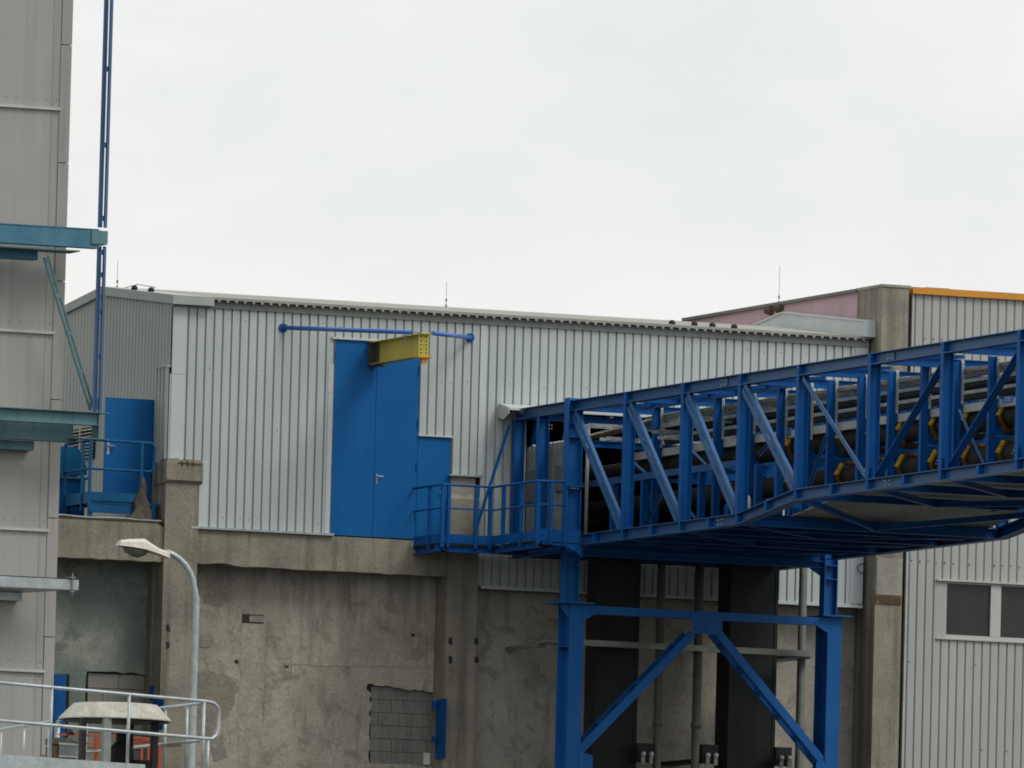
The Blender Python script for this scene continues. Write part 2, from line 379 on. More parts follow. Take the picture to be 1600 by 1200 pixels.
for zz in (21.12, 20.2, 19.1, 18.1, 17.45):
    for i in range(80):
        x = ph + i * .1711 + .085
        if random.random() < .16:
            inside = any(a - .03 < x < b + .03 and c - .06 < zz < d + .06 for a, b, c, d in ((DX0, DX1, 0, DZ1), (DX1, SDX1, 0, SDZ), (OX0, OX1, 0, OZ1), (-9, -6.5, 0, 30), (SDX1, -.58, 0, 18.5), (-6.6, -6.2, 0, 18.5)))
            if not inside:
                dz = random.uniform(-.03, .03); fc.box(x - .007, x + .007, -.009, 0, zz + dz - .009, zz + dz + .009)
fc.build('front_cladding', [M_CLAD, M_SCREW], hall)
c = MB(); c.box(-6.84, -6.575, -.012, .03, 20.05, EZ - .004).box(-6.842, -6.577, -.010, .03, 18.47, 20.045).box(-6.872, -6.84, .003, .0299, 18.0, 20.05)
c.box(-6.25, -6.07, -.010, -.002, SZ + .003, 18.47)
c.box(DX0 - .11, DX0 - .004, -.012, -.002, SZ, 19.85).box(DX0 - .12, DX0 - .004, -.010, -.0015, 19.86, 20.4)
c.box(-.58 - .14, -.6, -.011, -.002, 18.49, EZ - .004); c.box(6.9, 7.16, -.012, .03, LZ + .02, EZ - .003)
c.each('corner_flashing', M_CLADB, hall)
c = MB(); c.box(-6.42, DX0 + .03, -.13, .02, SZ - .045, SZ - .005).build('drip_sill', M_GALV, hall)
c = MB(); c.box(-.6, XR - .03, -.05, .1, LZ - .06, LZ - .002).build('drip_sill', M_CLADB, hall)
c = MB(); c.box(DX0 - .07, DX1 - .0, -.045, -.002, DZ1 + .003, DZ1 + .045).build('door_head_flashing', M_CLADB, hall)
c = MB(); c.box(DX1 - .005, SDX1 + .015, -.045, -.002, SDZ + .003, SDZ + .035).build('door_head_flashing', M_CLADB, hall)
# backing body behind the sheets, with a hollow behind the conveyor opening
c = MB(); c.box(-6.78, OX0 - .02, .06, 7.2, 16.75, 21.2).box(OX1 + .02, 7.15, .06, 7.2, 16.75, 21.2).box(OX0 - .02, OX1 + .02, .5, 7.2, 16.6, OZ0 - .05)
c.box(OX0 - .02, OX1 + .02, 6.8, 7.2, OZ0 - .05, 21.2).box(OX0 - .02, OX1 + .02, .06, 6.8, OZ1 + .03, 21.2)
c.build('inner_wall', M_DARK, hall)  # walls coloured near black to paint the gloom inside the opening
c = MB(); c.box(OX0 - .012, OX0 + .075, -.02, .25, OZ0, OZ1).build('opening_jamb', M_TRIM, hall)
# eave trim + roof
RY, PZ = 3.65, .111
c = MB(); c.box(-6.1, 7.16, -.035, .03, EZ - .0, EZ + .14).box(-6.86, -6.1, -.05, .03, EZ - .004, EZ + .17)
c.build('eave_trim', M_TRIM, hall)
rf = MB(); pt = .1711; OV = -.13
def rz(y): return 21.475 + PZ * (min(y, 2 * RY - y))
x = ph - pt * 2; prof = [(0, 0), (.045, 0), (.058, -.058), (.158, -.058), (.1711, 0)]
prof = [(0, -.058), (.04, -.058), (.055, 0), (.155, 0), (.1711, -.058)]
k = 0
while x < 7.15:
    for j in range(4):
        xa, xb = x + prof[j][0], x + prof[j + 1][0]; za, zb = prof[j][1], prof[j + 1][1]
        if xb > 7.15: break
        if xa < -6.1: continue
        for ya, yb in ((OV, RY), (RY, 2 * RY + .13)):
            rf.quad((xa, ya, rz(ya) + za), (xb, ya, rz(ya) + zb), (xb, yb, rz(yb) + zb), (xa, yb, rz(yb) + za))
    x += pt
zt_ = rz(OV) - .012
rf.box(-6.11, 7.15, OV - .012, OV - .002, zt_, zt_ + .045)
x = ph - .02
while x < 7.1:
    if x > -6.1: rf.prism([(x, OV - .012, zt_), (x + .062, OV - .012, zt_), (x + .048, OV - .012, zt_ - .042), (x + .014, OV - .012, zt_ - .042)], (0, .01, 0))
    x += pt
rf.prism([(-6.12, OV, rz(OV) + .035), (-6.12, OV, rz(OV) + .012), (-6.12, RY, rz(RY) + .012), (-6.12, 2 * RY + .13, rz(2 * RY + .13) + .012), (-6.12, 2 * RY + .13, rz(2 * RY + .13) + .035), (-6.12, RY, rz(RY) + .035)], (13.27, 0, 0))
roof = rf.build('roof', M_ROOF, hall)
# gable verge trim (follows the roof) and the gable sheet
GX = -6.86
c = MB(); 
def verge(t0, t1, x0, x1):
    c.prism([(x0, -.16, rz(-.13) + t0), (x0, RY, rz(RY) + t0), (x0, 2 * RY + .13, rz(-.13) + t0), (x0, 2 * RY + .13, rz(-.13) + t1), (x0, RY, rz(RY) + t1), (x0, -.16, rz(-.13) + t1)], (x1 - x0, 0, 0))
verge(-.135, .03, GX - .05, -6.10)
c.build('verge_trim', M_GABLE, hall)
gb = MB(); corr(gb, [(.03, 2 * RY, 17.3, lambda a: rz(a) - .10)], axis='y', y0=GX, pitch=.171, phase=.03, groove=.06, depth=.014, fl=.025, mid=.001)
corr(gb, [(-.0, .60, 17.5, 20.18)], axis='y', y0=GX - .075, pitch=.17, phase=.02, groove=.07, depth=.04, fl=.02)
gb.box(GX - .085, GX - .0, -.0, .62, 20.17, 20.2)
gb.build('gable_cladding', M_GABLE, hall)
# upstand flashing where the roof meets the pink wall
c = MB(); xa = 6.98
for t0, t1, e in ((.02, .30, 0), (.30, .335, .02)):
    c.prism([(xa - e, -.20, rz(-.13) + t0), (xa - e, RY, rz(RY) + t0), (xa - e, 5.0, rz(5.0) + t0), (xa - e, 5.0, rz(5.0) + t1), (xa - e, RY, rz(RY) + t1), (xa - e, -.20, rz(-.13) + t1)], (.235 + e, 0, 0))
c.build('roof_upstand', M_CLAD, hall)
# doors
d = MB(); xm = DX0 + .845
d.box(DX0, xm - .004, .0, .05, SZ - .02, DZ1); dl = d.build('door_leaf', M_DOOR, hall)
d = MB(); d.box(xm + .004, DX1, .0, .05, SZ - .02, DZ1); dr = d.build('door_leaf', M_DOOR, hall)
h = MB(); hx = xm + .055; hz = onY(590, 747).z
h.box(hx - .016, hx + .016, -.008, 0, hz - .11, hz + .075); h.tube([(hx, -.005, hz + .03), (hx, -.05, hz + .03), (hx + .11, -.05, hz + .025)], .012, 8); h.build('handle', M_STEELH, dr)
h = MB()
for zz in (17.6, 18.5, 19.3, 20.3): h.tube([(DX1 - .012, -.012, zz), (DX1 - .012, -.012, zz + .16)], .014, 8)
h.each('hinge', M_BLUE, dr)
h = MB()
for zz in (17.5, 18.4, 19.6, 20.5): h.tube([(DX0 + .006, -.012, zz), (DX0 + .006, -.012, zz + .12)], .012, 8)
h.each('hinge', M_BLUE, dl)
d = MB(); d.box(DX1 + .01, SDX1, .003, .05, SZ - .02, SDZ); ds = d.build('side_door', M_DOOR, hall)
h = MB(); hz = onY(693, 770).z; hx = SDX1 - .12
h.box(hx - .014, hx + .014, -.006, .003, hz - .1, hz + .08).tube([(hx, 0, hz), (hx, -.045, hz), (hx - .1, -.045, hz)], .011, 8); h.build('handle', M_STEELH, ds)
c = MB(); c.box(SDX1 - .0, SDX1 + .018, -.012, .03, SZ, SDZ); c.box(DX0 - .016, DX0 - .002, -.015, .03, SZ, DZ1).build('door_frame', M_SEAM, hall)
# open door leaf on the gable side
yd = .66
d = MB(); d.box(-7.86, GX - .02, yd, yd + .05, 17.55, 19.60); og = d.build('open_door', M_DOOR, hall, label='single blue door leaf swung open beside the gable')
h = MB(); hx = -7.80; hz = onY(170, 700, yd).z
h.box(hx - .022, hx + .022, yd - .008, yd, hz - .12, hz + .10); h.tube([(hx, yd, hz + .04), (hx, yd - .05, hz + .04), (hx + .12, yd - .05, hz + .035)], .013, 8); h.build('handle', M_STEELH, og)
# louvre in the gable
lv = MB(); lv.box(GX - .03, GX + .02, 3.85, 5.25, 18.72, 19.3); lv.build('louvre_back', M_DARK, hall)
lv = MB()
for i in range(9):
    z = 18.74 + i * .064; lv.bar((GX - .055, 3.85, z), (GX - .055, 5.25, z), (-.5, 0, 1), .05, .014)
lv.box(GX - .07, GX - .03, 4.5, 4.56, 18.7, 19.32); lv.build('louvre', M_FLASH, hall)
# concrete frame
CY = -.12
def xat(px, py, y=0): return onY(px, py, y).x
c1a, c1b = xat(258, 800, CY), xat(310.5, 800, CY)
c = MB(); c.box(c1a, c1b, CY, .55, 0, 18.02); c.prism([(c1a - .02, CY - .07, 18.08), (c1a - .02, CY, 18.02), (c1a - .02, .5, 18.02), (c1a - .02, .5, 18.08)], (c1b - c1a + .06, 0, 0))
c.box(c1a - .02, c1b + .04, CY - .07, .55, 18.08, 18.42).prism([(c1a + .0, CY - .05, 18.42), (c1b + .03, CY - .06, 18.42), (c1b + .01, CY - .05, 18.47), (c1a + .25, CY - .05, 18.455), (c1a + .2, CY - .05, 18.485), (c1a, CY - .05, 18.47)], (0, .4, 0))
c.build('concrete_column', M_CONC, hall)
h = MB()
for i in range(3):
    x = c1a + .26 + i * .11; h.tube([(x, CY - .07, 18.44), (x + .03, CY - .09, 18.40), (x + .02, CY - .085, 18.34)], .008, 6)
h.tube([(c1a + .2, CY - .085, 18.40), (c1b, CY - .09, 18.39)], .008, 6); h.each('bare_rebar', M_RUST, hall)
c2a, c2b = xat(697, 1000, CY), xat(744, 1000, CY)
c = MB(); c.box(c2a, c2b, CY, .55, 0, 18.02); c.prism([(c2a, CY, 18.02), (c2a, .5, 18.02), (c2a, .5, 18.12), (c2a, -.0, 18.12)], (c2b - c2a, 0, 0)); c.build('concrete_column', M_CONC, hall)
c = MB(); c.box(c2a + .06, c2b - .05, .0, .5, 18.12, 18.44); c.build('column_head', M_CONCW, hall)
c = MB(); c.box(c2a + .0, c2b + .05, -.09, .06, 18.445, 18.475); c.build('column_flashing', M_GALV, hall)
c3a, c3b = xat(1318, 1050, .1), xat(1334, 1050, .1)
# ledge beams
c = MB(); z0, z1 = 16.56, SZ - .05
n = 26; top = [(c1b + (c2a - c1b) * i / n, -.06, z0 + random.uniform(-.012, .014) + (.05 if i in (2, 3) else 0) * random.random()) for i in range(n + 1)]
c.prism([(c2a, -.06, z1), (c1b, -.06, z1)] + top, (0, .6, 0)); c.build('concrete_beam', M_CONC, hall)
c = MB(); xl = -14.0
pts = [(xl + (c1a - xl) * i / 40, -.06, 16.56 + random.uniform(-.01, .012)) for i in range(41)]
c.prism([(c1a, -.06, 17.2), (c1a - .12, -.06, 17.28), (xl, -.06, 17.28)] + pts, (0, .66, 0)); c.build('concrete_beam', M_CONC, hall)
c = MB(); c.box(xl, c1a - .03, .6, 3, 17.1, 17.275); c.build('ledge_slab', M_DARK, hall)
c = MB(); c.box(xl, -6.95, -.075, .15, 17.285, 17.31); c.build('bitumen_edge', M_RUST, hall)
# plaster infills
PY = .45
holeA, holeB = xat(580, 1120, PY), xat(684, 1120, PY); hz1, hz0 = onY(600, 1070, PY).z, onY(600, 1194, PY).z
def jag(a, b, n, amp, k):      # jagged run of points from a to b, offset along axis k
    r = []
    for i in range(n + 1):
        p = Vector(a).lerp(Vector(b), i / n); p[k] += random.uniform(-amp, amp) if 0 < i < n else 0; r.append(p)
    return r
wl = MB(); Lx, Rx = c1b - .05, c2a + .05
je = jag((holeA, PY, hz0), (holeA - .03, PY, hz1), 16, .035, 0); je[-2].x -= .10; je[-1].x -= .06
jt = jag((holeA - .09, PY, hz1), (holeB + .0, PY, hz1 - .1), 18, .022, 2)
wl.prism([(Lx, PY, 0), (holeA, PY, 0)] + je[:-1] + [jt[0], (jt[0].x, PY, 16.7), (Lx, PY, 16.7)], (0, .12, 0))
wl.prism(jt + [(holeB, PY, 16.7), (jt[0].x, PY, 16.7)], (0, .12, 0))
wl.prism([(holeB, PY, 0), (Rx, PY, 0), (Rx, PY, 16.7), (holeB, PY, 16.7)], (0, .12, 0))
wl.prism([(holeA, PY, 0), (holeB, PY, 0), (holeB, PY, hz0)] + jag((holeB, PY, hz0), (holeA, PY, hz0), 8, .02, 2)[1:-1] + [(holeA, PY, hz0)], (0, .12, 0))
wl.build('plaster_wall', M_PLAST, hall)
c = MB(); c.box(Rx - .002 - .02, c2a + .01, PY - .22, PY - .002, 0, 16.6); c.build('plaster_pier', M_CONC, hall)
def blob(name, pxs, y, m_, th=.008, amp=.03, sub=4, label=None):
    pts = [onY(a, b, y) for a, b in pxs]; out_ = []
    for i in range(len(pts)):
        a, b = pts[i], pts[(i + 1) % len(pts)]
        for k_ in range(sub):
            q_ = a.lerp(b, k_ / sub); q_.x += random.uniform(-amp, amp); q_.z += random.uniform(-amp, amp); q_.y = y - th; out_.append(q_)
    c = MB(); c.prism(out_, (0, th - .0005, 0)); return c.build(name, m_, hall, label=label)
blob('plaster_patch', [(377, 976), (413, 975), (412, 1060), (405, 1130), (410, 1198), (372, 1198), (374, 1060)], PY, M_PLASTL, .006, .035)
blob('plaster_patch', [(310, 1050), (345, 1046), (372, 1075), (360, 1112), (330, 1150), (309, 1150)], PY, M_PLASTK, .007, .035)
blob('plaster_patch', [(312, 992), (328, 988), (335, 1001), (330, 1010), (313, 1012)], PY, M_PLASTK, .010, .01)
blob('plaster_patch', [(318, 930), (352, 925), (358, 938), (345, 947), (320, 944)], PY, M_PLASTK, .008, .02)
blob('plaster_patch', [(318, 1030), (345, 1030), (352, 1042), (340, 1056), (325, 1046)], PY, M_PLASTL, .009, .02)
blob('plaster_patch', [(430, 1000), (455, 1001), (454, 1028), (432, 1030)], PY, M_PLASTL, .006, .02)
blob('plaster_patch', [(512, 1140), (524, 1120), (528, 1150), (516, 1164)], PY, M_PLASTL, .006, .012)
blob('plaster_patch', [(330, 1168), (352, 1166), (356, 1182), (335, 1190)], PY, M_PLASTK, .008, .015)
blob('plaster_patch', [(445, 1036), (560, 1038), (688, 1042), (688, 1045), (560, 1041.5), (445, 1039)], PY, M_PLASTL, .006, .012)
for px, py in ((703.5, 1002), (744, 1002), (703.5, 1031), (744, 1031), (262, 981), (261.5, 1008)):
    blob('chip_shade', [(px - 3, py - 5), (px + 3, py - 6), (px + 3.5, py + 5), (px - 2, py + 6)], CY, M_MORTAR, .004, .01, 2)  # thin dark plates paint the shade inside chips of the columns
for px, py in ((447, 1041), (369, 1034), (645, 992)):
    blob('hole_shade', [(px - 3, py - 3), (px + 4, py - 2), (px + 3, py + 3), (px - 2, py + 3)], PY, M_MORTAR, .003, .012, 2)  # small holes shown by their shade, painted as dark plates
c = MB()
for (a, b) in (((706, 1047), (711, 1046)), ((711, 1046), (709, 1051)), ((709, 1051), (712, 1055)), ((706, 1053), (708, 1059)), ((708, 1059), (711, 1058))):
    c.bar(onY(*a, CY - .002), onY(*b, CY - .002), Y_, .012, .002)
c.build('chalk_mark', M_RED, hall)
bl = MB(); bh = (hz1 - .03 - hz0) / 6
for r_ in range(6):
    x = holeA + .03 - (.22 if r_ % 2 else 0) - .02 * r_; z = hz0 + r_ * bh
    while x < holeB:
        wd = random.choice((.42, .45, .24)); a, b = max(x, holeA + .02), min(x + wd, holeB - .02)
        dy = random.uniform(0, .012)
        if b - a > .06: bl.box(a + .004, b - .004, PY + .075 + dy, PY + .2, z + .004, z + bh - .005)
        x += wd
bl.build('block_infill', M_BLOCK, hall)
c = MB(); c.box(Lx - .2, Rx + .2, PY + .105, PY + .3, 0, 16.9); c.build('backing_wall', M_MORTAR, hall)
# flat dark plate painting the shade of a broken brick niche
p = onY(378, 971, PY); q = onY(412, 961, PY)
c = MB(); c.box(p.x, q.x, PY - .006, PY + .01, p.z - .02, q.z); c.build('niche_shade', M_MORTAR, hall)
c = MB(); c.box(p.x + .14, q.x - .005, PY - .02, PY, p.z, q.z - .02); c.build('brick_stub', M_BLOCKP, hall)
# right bay, behind the bridge tower
c = MB(); c.box(c2b - .05, 7.3, PY, PY + .12, 0, LZ + .15); c.build('plaster_wall', M_PLASTD, hall)
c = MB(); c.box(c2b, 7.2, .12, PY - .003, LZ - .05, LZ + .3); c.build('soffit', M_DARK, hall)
# left bay
LY = .62
lx0 = -14.0
bA, bB = xat(137, 1080, LY), c1a; bz1 = onY(180, 1051, LY).z
wl = MB(); wl.prism([(lx0, LY, 0), (bA, LY, 0)] + jag((bA, LY, 11.0), (bA - .03, LY, bz1), 10, .03, 0) + jag((bA, LY, bz1), (bB, LY, bz1 - .0), 10, .018, 2) + [(bB + .1, LY, 16.7), (lx0, LY, 16.7)], (0, .12, 0))
wl.build('plaster_wall', M_PLASTG, hall)
bl = MB()
for r_ in range(13):
    z = bz1 - .02 - (r_ + 1) * .275; x = bA + .02 - (.3 if r_ % 2 else 0)
    while x < bB + .1:
        wd = .60; a, b = max(x, bA + .02), min(x + wd, bB + .1)
        if b - a > .05: bl.box(a + .004, b - .004, LY + .05 + random.uniform(0, .012), LY + .2, z + .005, z + .268)
        x += wd
bl.build('block_infill', M_BLOCKP, hall)
c = MB(); c.box(lx0, c1a + .1, LY + .1, LY + .3, 0, 16.9); c.build('backing_wall', M_MORTAR, hall)
c = MB(); c.box(c1a - .02, c1a + .3, .35, LY + .1, 0, 16.56); c.build('reveal', M_CONC, hall)
# blue shutter pieces in the left bay
def plate_px(name, a, b, y, th, m_, par=hall):
    p, q = onY(*a, y), onY(*b, y); c = MB(); c.box(p.x, q.x, y, y + th, p.z, q.z); return c.build(name, m_, par)
plate_px('blue_door_strip', (86, 1053), (100, 1190), LY - .03, .03, M_BLUE); plate_px('door_reveal', (100, 1053), (105, 1190), LY - .02, .02, M_DARK)
# white canopy over the conveyor opening
cn = MB(); p0 = onY(779, 637); cz = onY(800, 640).z
cn.prism([(p0.x, -.02, cz + .10), (p0.x, -.55, cz - .01), (p0.x, -.55, cz - .05), (p0.x, -.02, cz + .04)], (5.9, 0, 0)); cn.build('canopy', M_CLADB, hall)
cn = MB(); cn.prism([(p0.x - .02, -.02, cz + .06), (p0.x - .02, -.55, cz - .03), (p0.x - .02, -.55, cz - .12), (p0.x - .02, -.3, cz - .22), (p0.x - .02, -.02, cz - .16)], (.016, 0, 0)); cn.build('canopy_side', M_CLAD, hall)
for i in range(6):
    cn = MB(); cn.bar((p0.x + .28 + i * .9, -.02, cz + .01), (p0.x + .28 + i * .9, -.5, cz - .07), Z_, .05, .05); cn.build('canopy_rib', M_FLASH, hall)

# ---- roof caps, rods
cap = MB(); p = onY(1050, 509, OV)
cap.lathe((0, 0, 0), [(.062, 0), (.062, .035), (.05, .065), (.018, .08)], 12)
caps = []
lab = ['leftmost dark vent cowl on the gable roof of the silver hall', 'dark vent cowl second from the left, on the gable roof of the silver hall',
       'leftmost dark vent cowl of the four on the eave by the pink wall', 'second dark vent cowl from the left of the four near the pink wall',
       'third dark vent cowl from the left of the four near the pink wall', 'rightmost dark vent cowl of the four near the pink wall']
for i, (px, py, yy) in enumerate(((210, 455.5, 2.2), (236, 458, 1.4), (1050, 505.5, 0.25), (1085, 508, .25), (1113, 512, .15), (1147, 517, .05))):
    q = onY(px, py, yy); z = rz(yy) + .035
    if i == 0:
        for k_ in range(len(cap.v)): pass
        o = cap.build('vent_cowl', M_BLACK, None, smooth=True)
    else: o = caps[0].copy(); COL.objects.link(o)
    o.location = (q.x, yy, z); tag(o, lab[i], 'vent cowl', 'dark cowls along the hall roof'); caps.append(o)
def rod(px, y0, y1, yy, label):
    t = onY(px, y0, yy); b = onY(px, y1, yy)
    o = thing('lightning_rod', label, 'lightning rod', (b.x, yy, b.z), 'thin lightning rods on the roofs')
    c = MB(); c.tube([(b.x, yy, b.z), (b.x, yy, t.z)], .0055, 6); c.build('mast', M_GALV, o)
    c = MB(); c.lathe((b.x, yy, b.z - .05), [(.03, 0), (.03, .05), (.012, .1)], 8); c.lathe((b.x, yy, b.z + .09), [(.018, 0), (.018, .06)], 8); c.build('foot', M_GALVD, o)
rod(183, 407, 450, RY, 'thin lightning rod above the gable end beside the teal hanger')
rod(697, 440, 479, RY, 'thin lightning rod on the ridge above the yellow beam')
rod(1217, 416, 474, 4.5, 'tallest thin lightning rod, rising from the roof of the pink wall')
ca = MB(); ca.tube([(onY(195, 454, 2.6).x, 2.6, rz(2.6) + .05), (onY(215, 453, 2.1).x, 2.1, rz(2.1) + .14), (onY(243, 456, 1.3).x, 1.3, rz(1.3) + .12)], .008, 6)
tag(ca.build('earthing_wire', M_GALVD), 'thin earthing wire strung between the two cowls on the gable roof', 'wire')

# ================================================================== TALL RIGHT HALL
th_ = thing('tall_hall', 'taller hall with pink side wall, concrete corner column and orange roof edge', 'building', (12, 3, 0))
TY = -.46; TX = onY(1378, 480, TY).x; TXb = onY(1420, 480, TY).x
c = MB(); c.box(TX, TXb, TY, .70, 0, 22.42); c.build('corner_column', M_CONC, th_)
c = MB(); c.box(TX - .012, TXb + .03, TY - .02, .74, 22.42, 22.47); c.build('column_coping', M_CONCW, th_)
c = MB(); c.box(TX + .001, TXb - .02, TY - .022, TY - .001, onY(1390, 944, TY).z, onY(1390, 932, TY).z); c.build('rust_ledge', M_RUSTC, th_)
c = MB(); c.box(TX + .02, TXb - .01, TY - .018, TY + .1, onY(1390, 930, TY).z, onY(1390, 872, TY).z); c.build('column_patch', M_CONCW, th_)
c = MB(); c.box(TX + .02, TX + .42, .70, 9.0, 14, 22.40); c.build('pink_wall', M_PINK, th_)
c = MB(); c.box(TX - .04, TX + .5, .70, 9.05, 22.40, 22.46); c.build('pink_wall_coping', M_BLUE if False else M_SEAM, th_)
FYR = -.36
rx0 = onY(1425.5, 500, FYR).x; rtop = 22.33
wz1, wz0 = onY(1475, 908, FYR).z, onY(1475, 994, FYR).z; wx0 = onY(1463, 950, FYR).x
fr = MB(); phr = onY(1448.5, 870, FYR).x
corr(fr, [(rx0, wx0, 0, rtop), (wx0, 24, wz1 + .035, rtop), (wx0, 24, 0, wz0 - .06)], y0=FYR, phase=phr, pitch=.1711, groove=.036, depth=.032, fl=.012, mid=.003)
fr.cur = 1
for i in range(40):
    x = rx0 + .1 + (i % 16) * .1711; zz = random.choice((21.5, 17.3, 17.28, 15.4, 13.8)); fr.box(x - .009, x + .009, FYR - .012, FYR, zz - .012, zz + .012)
fr.build('front_cladding', [M_CLADR, M_SCREW], th_)
c = MB(); c.box(TXb, rx0, FYR + .05, FYR + .3, 0, 22.3).box(rx0, 24, FYR + .12, 9, 0, 22.2); c.build('inner_wall', M_DARK, th_)
c = MB(); c.box(rx0 - .012, rx0 + .02, FYR - .02, FYR + .1, 0, rtop); c.build('edge_flashing', M_FLASH, th_)
c = MB(); c.box(rx0 - .03, 24.1, FYR - .07, 9.0, rtop, rtop + .125); c.build('orange_roof_edge', M_ORB, th_)
p, q = onY(1447, 446, 1.0), onY(1484, 446, 1.0)
c = MB(); c.box(p.x, q.x, 1.0, 1.5, rtop + .12, 22.60); tag(c.build('roof_box', M_PIPE), 'low grey box lying on the roof above the orange edge', 'box')
# windows
c = MB(); c.box(wx0 - .02, 24, FYR - .06, FYR + .0, wz1 + .002, wz1 + .035); c.build('window_head', M_FLASH, th_)
c = MB(); c.box(wx0 - .0, 24, FYR - .04, FYR + .0, wz0 - .06, wz0 - .045); c.build('window_sill', M_FRAME, th_)
x0 = onY(1478, 950, FYR).x; step = onY(1563, 950, FYR).x - x0
c = MB(); c.box(wx0, x0, FYR - .002, FYR + .06, wz0 - .04, wz1); c.build('window_jamb', M_CLADR, th_)
for i in range(6):
    a = x0 + i * step; b = a + step
    f_ = MB(); f_.box(a, b, FYR + .0, FYR + .06, wz0 - .04, wz0 + .035).box(b - .2, b - .002, FYR - .004, FYR + .06, wz0 + .035, wz1)
    f_.box(a, b - .2, FYR + .01, FYR + .06, wz1 - .035, wz1)
    f_.box(a, a + .018, FYR + .012, FYR + .06, wz0 + .035, wz1 - .035)
    fo = f_.build('window', M_FRAME, th_)
    gl = MB(); gl.box(a + .018, b - .2, FYR + .045, FYR + .055, wz0 + .035, wz1 - .035); gl.build('pane', M_GLASS, fo)
# cable loop beside the column and lamps on the pink wall
p = onY(1352, 881, -.1)
c = MB(); c.tube([(p.x + .05 - .19 * sn(t * math.pi / 10), -.06, p.z - .085 - .105 * cs(t * math.pi / 10) * 1.0) for t in range(11)], .009, 6)
tag(c.build('cable_loop', M_BLACK), 'black cable loop hanging on the silver sheet beside the concrete corner column', 'cable')
for i, (px, py) in enumerate(((1204, 486), (1219, 483))):
    p = onX(px, py, TX + .0)
    c = MB(); c.lathe((p.x - .02, p.y, p.z - .07), [(.05, 0), (.11, .03), (.12, .10), (.04, .14)], 10); c.box(p.x - .02, p.x + .03, p.y - .12, p.y + .12, p.z - .06, p.z + .06)
    tag(c.build('wall_lamp', M_RUST), ['left one of the two round brown fittings high on the pink wall', 'right one of the two round brown fittings high on the pink wall'][i], 'wall fitting', 'round fittings on the pink wall')

# ================================================================== LEFT PANEL BUILDING
LBY = -8.0
pb = thing('panel_building', 'tall grey panel clad building cut off by the left edge of the photo', 'building', (-18, -5, 0))
lxe = -11.94; lxs = -12.14; lxp = -12.29
c = MB(); c.box(-26, lxe - .02, LBY + .06, -2.2, 0, 34); c.build('inner_wall', M_SEAM, pb)
zs = [33.5, 28.0, 23.955, 19.98, 16.48, 13.99, 10.2, 6, 0.0]
pn = MB()
for a, b in zip(zs[:-1], zs[1:]):
    xk = -26
    pn.box(xk, lxp - .003, LBY, LBY + .07, b + .01, a - .012); pn.box(lxp + .003, lxs - .004, LBY + .003, LBY + .07, b + .01, a - .012)
pn.cur = 1
for b in zs[1:-1]:
    for i in range(16):
        for dz in (.16, -.10):
            x = lxs - .06 - i * .19; pn.box(x - .008, x + .008, LBY - .006, LBY + .003, b + dz - .008, b + dz + .008)
pn.build('facade_panel', [M_PANEL, M_SEAM], pb)
c = MB(); zz = 33.5; j = 0
while zz > 0:
    c.box(lxs + (.004 if j % 2 else 0), lxe, LBY - .014 - (.003 if j % 2 else 0), LBY + .3, max(zz - 2.09, 0), zz - .006); zz -= 2.1; j += 1
c.each('corner_flashing', M_PANELC, pb)
c = MB()
for b in zs[1:-1]: c.box(-26, lxs + .02, LBY - .05, LBY + .01, b - .028, b + .02)
c.each('panel_flashing', M_FLASH, pb)
c = MB(); c.box(-26, lxe + .0, LBY - .03, -2.2, 33.5, 33.9); c.build('parapet', M_FLASH, pb)

# teal hanger frame on that building
TYF = -8.75
tf = thing('steel_hanger_frame', 'weathered teal steel frame with tall hanger and strut beside the grey building', 'steel frame', (-12, TYF, 0))
tf.location = (-12.3, TYF, 18.0); WL[tf.name] = Vector(tf.location)
xe = onY(156, 370, TYF).x
c = MB(); c.box(-20, xe, TYF, TYF + .02, 21.47, 21.78).box(-20, xe - .02, TYF - .012, TYF + .22, 21.455, 21.47).box(-20, xe - .02, TYF - .012, TYF + .22, 21.782, 21.797)
c.build('upper_beam', M_TEALB, tf)
c = MB(); c.box(xe + .002, xe + .14, TYF - .03, TYF + .25, 21.53, 21.77).box(xe - .16, xe + .0, TYF - .03, TYF - .013, 21.53, 21.77); c.build('end_clamp', M_TEAL, tf)
c = MB(); xq = onY(116, 394, TYF + .3).x
c.box(-20, xq, TYF + .0, TYF + .55, 21.38, 21.40); c.build('soffit_plate', M_TEAL, tf)
xq2 = onY(56, 400, TYF + .45).x
c = MB(); c.box(-20, xq2, TYF + .35, TYF + .6, 21.22, 21.38); c.build('bracket_beam', M_TEALB, tf)
xl_ = onY(153, 650, TYF).x
c = MB(); c.box(-20, xl_, TYF, TYF + .02, 18.335, 18.54).box(-20, xl_ + .18, TYF - .1, TYF + .12, 18.54, 18.556).box(-20, xl_, TYF - .1, TYF + .12, 18.32, 18.335); c.build('lower_beam', M_TEAL, tf)
c = MB(); c.box(xl_ + .003, xl_ + .02, TYF - .05, TYF + .3, 18.1, 18.54).box(xl_ - .45, xl_ + .2, TYF - .06, TYF + .3, 18.08, 18.095); c.build('end_plate', M_TEAL, tf)
xq3 = onY(113, 672, TYF + .35).x
c = MB(); c.box(-20, xq3, TYF + .3, TYF + .32, 18.05, 18.335).box(-20, xq3 + .05, TYF + .25, TYF + .5, 18.03, 18.05); c.build('bracket_beam', M_TEAL, tf)
xq4 = onY(52, 692, TYF + .5).x
c = MB(); c.box(-20, xq4, TYF + .45, TYF + .75, 17.86, 18.02); c.build('bracket_beam', M_TEAL, tf)
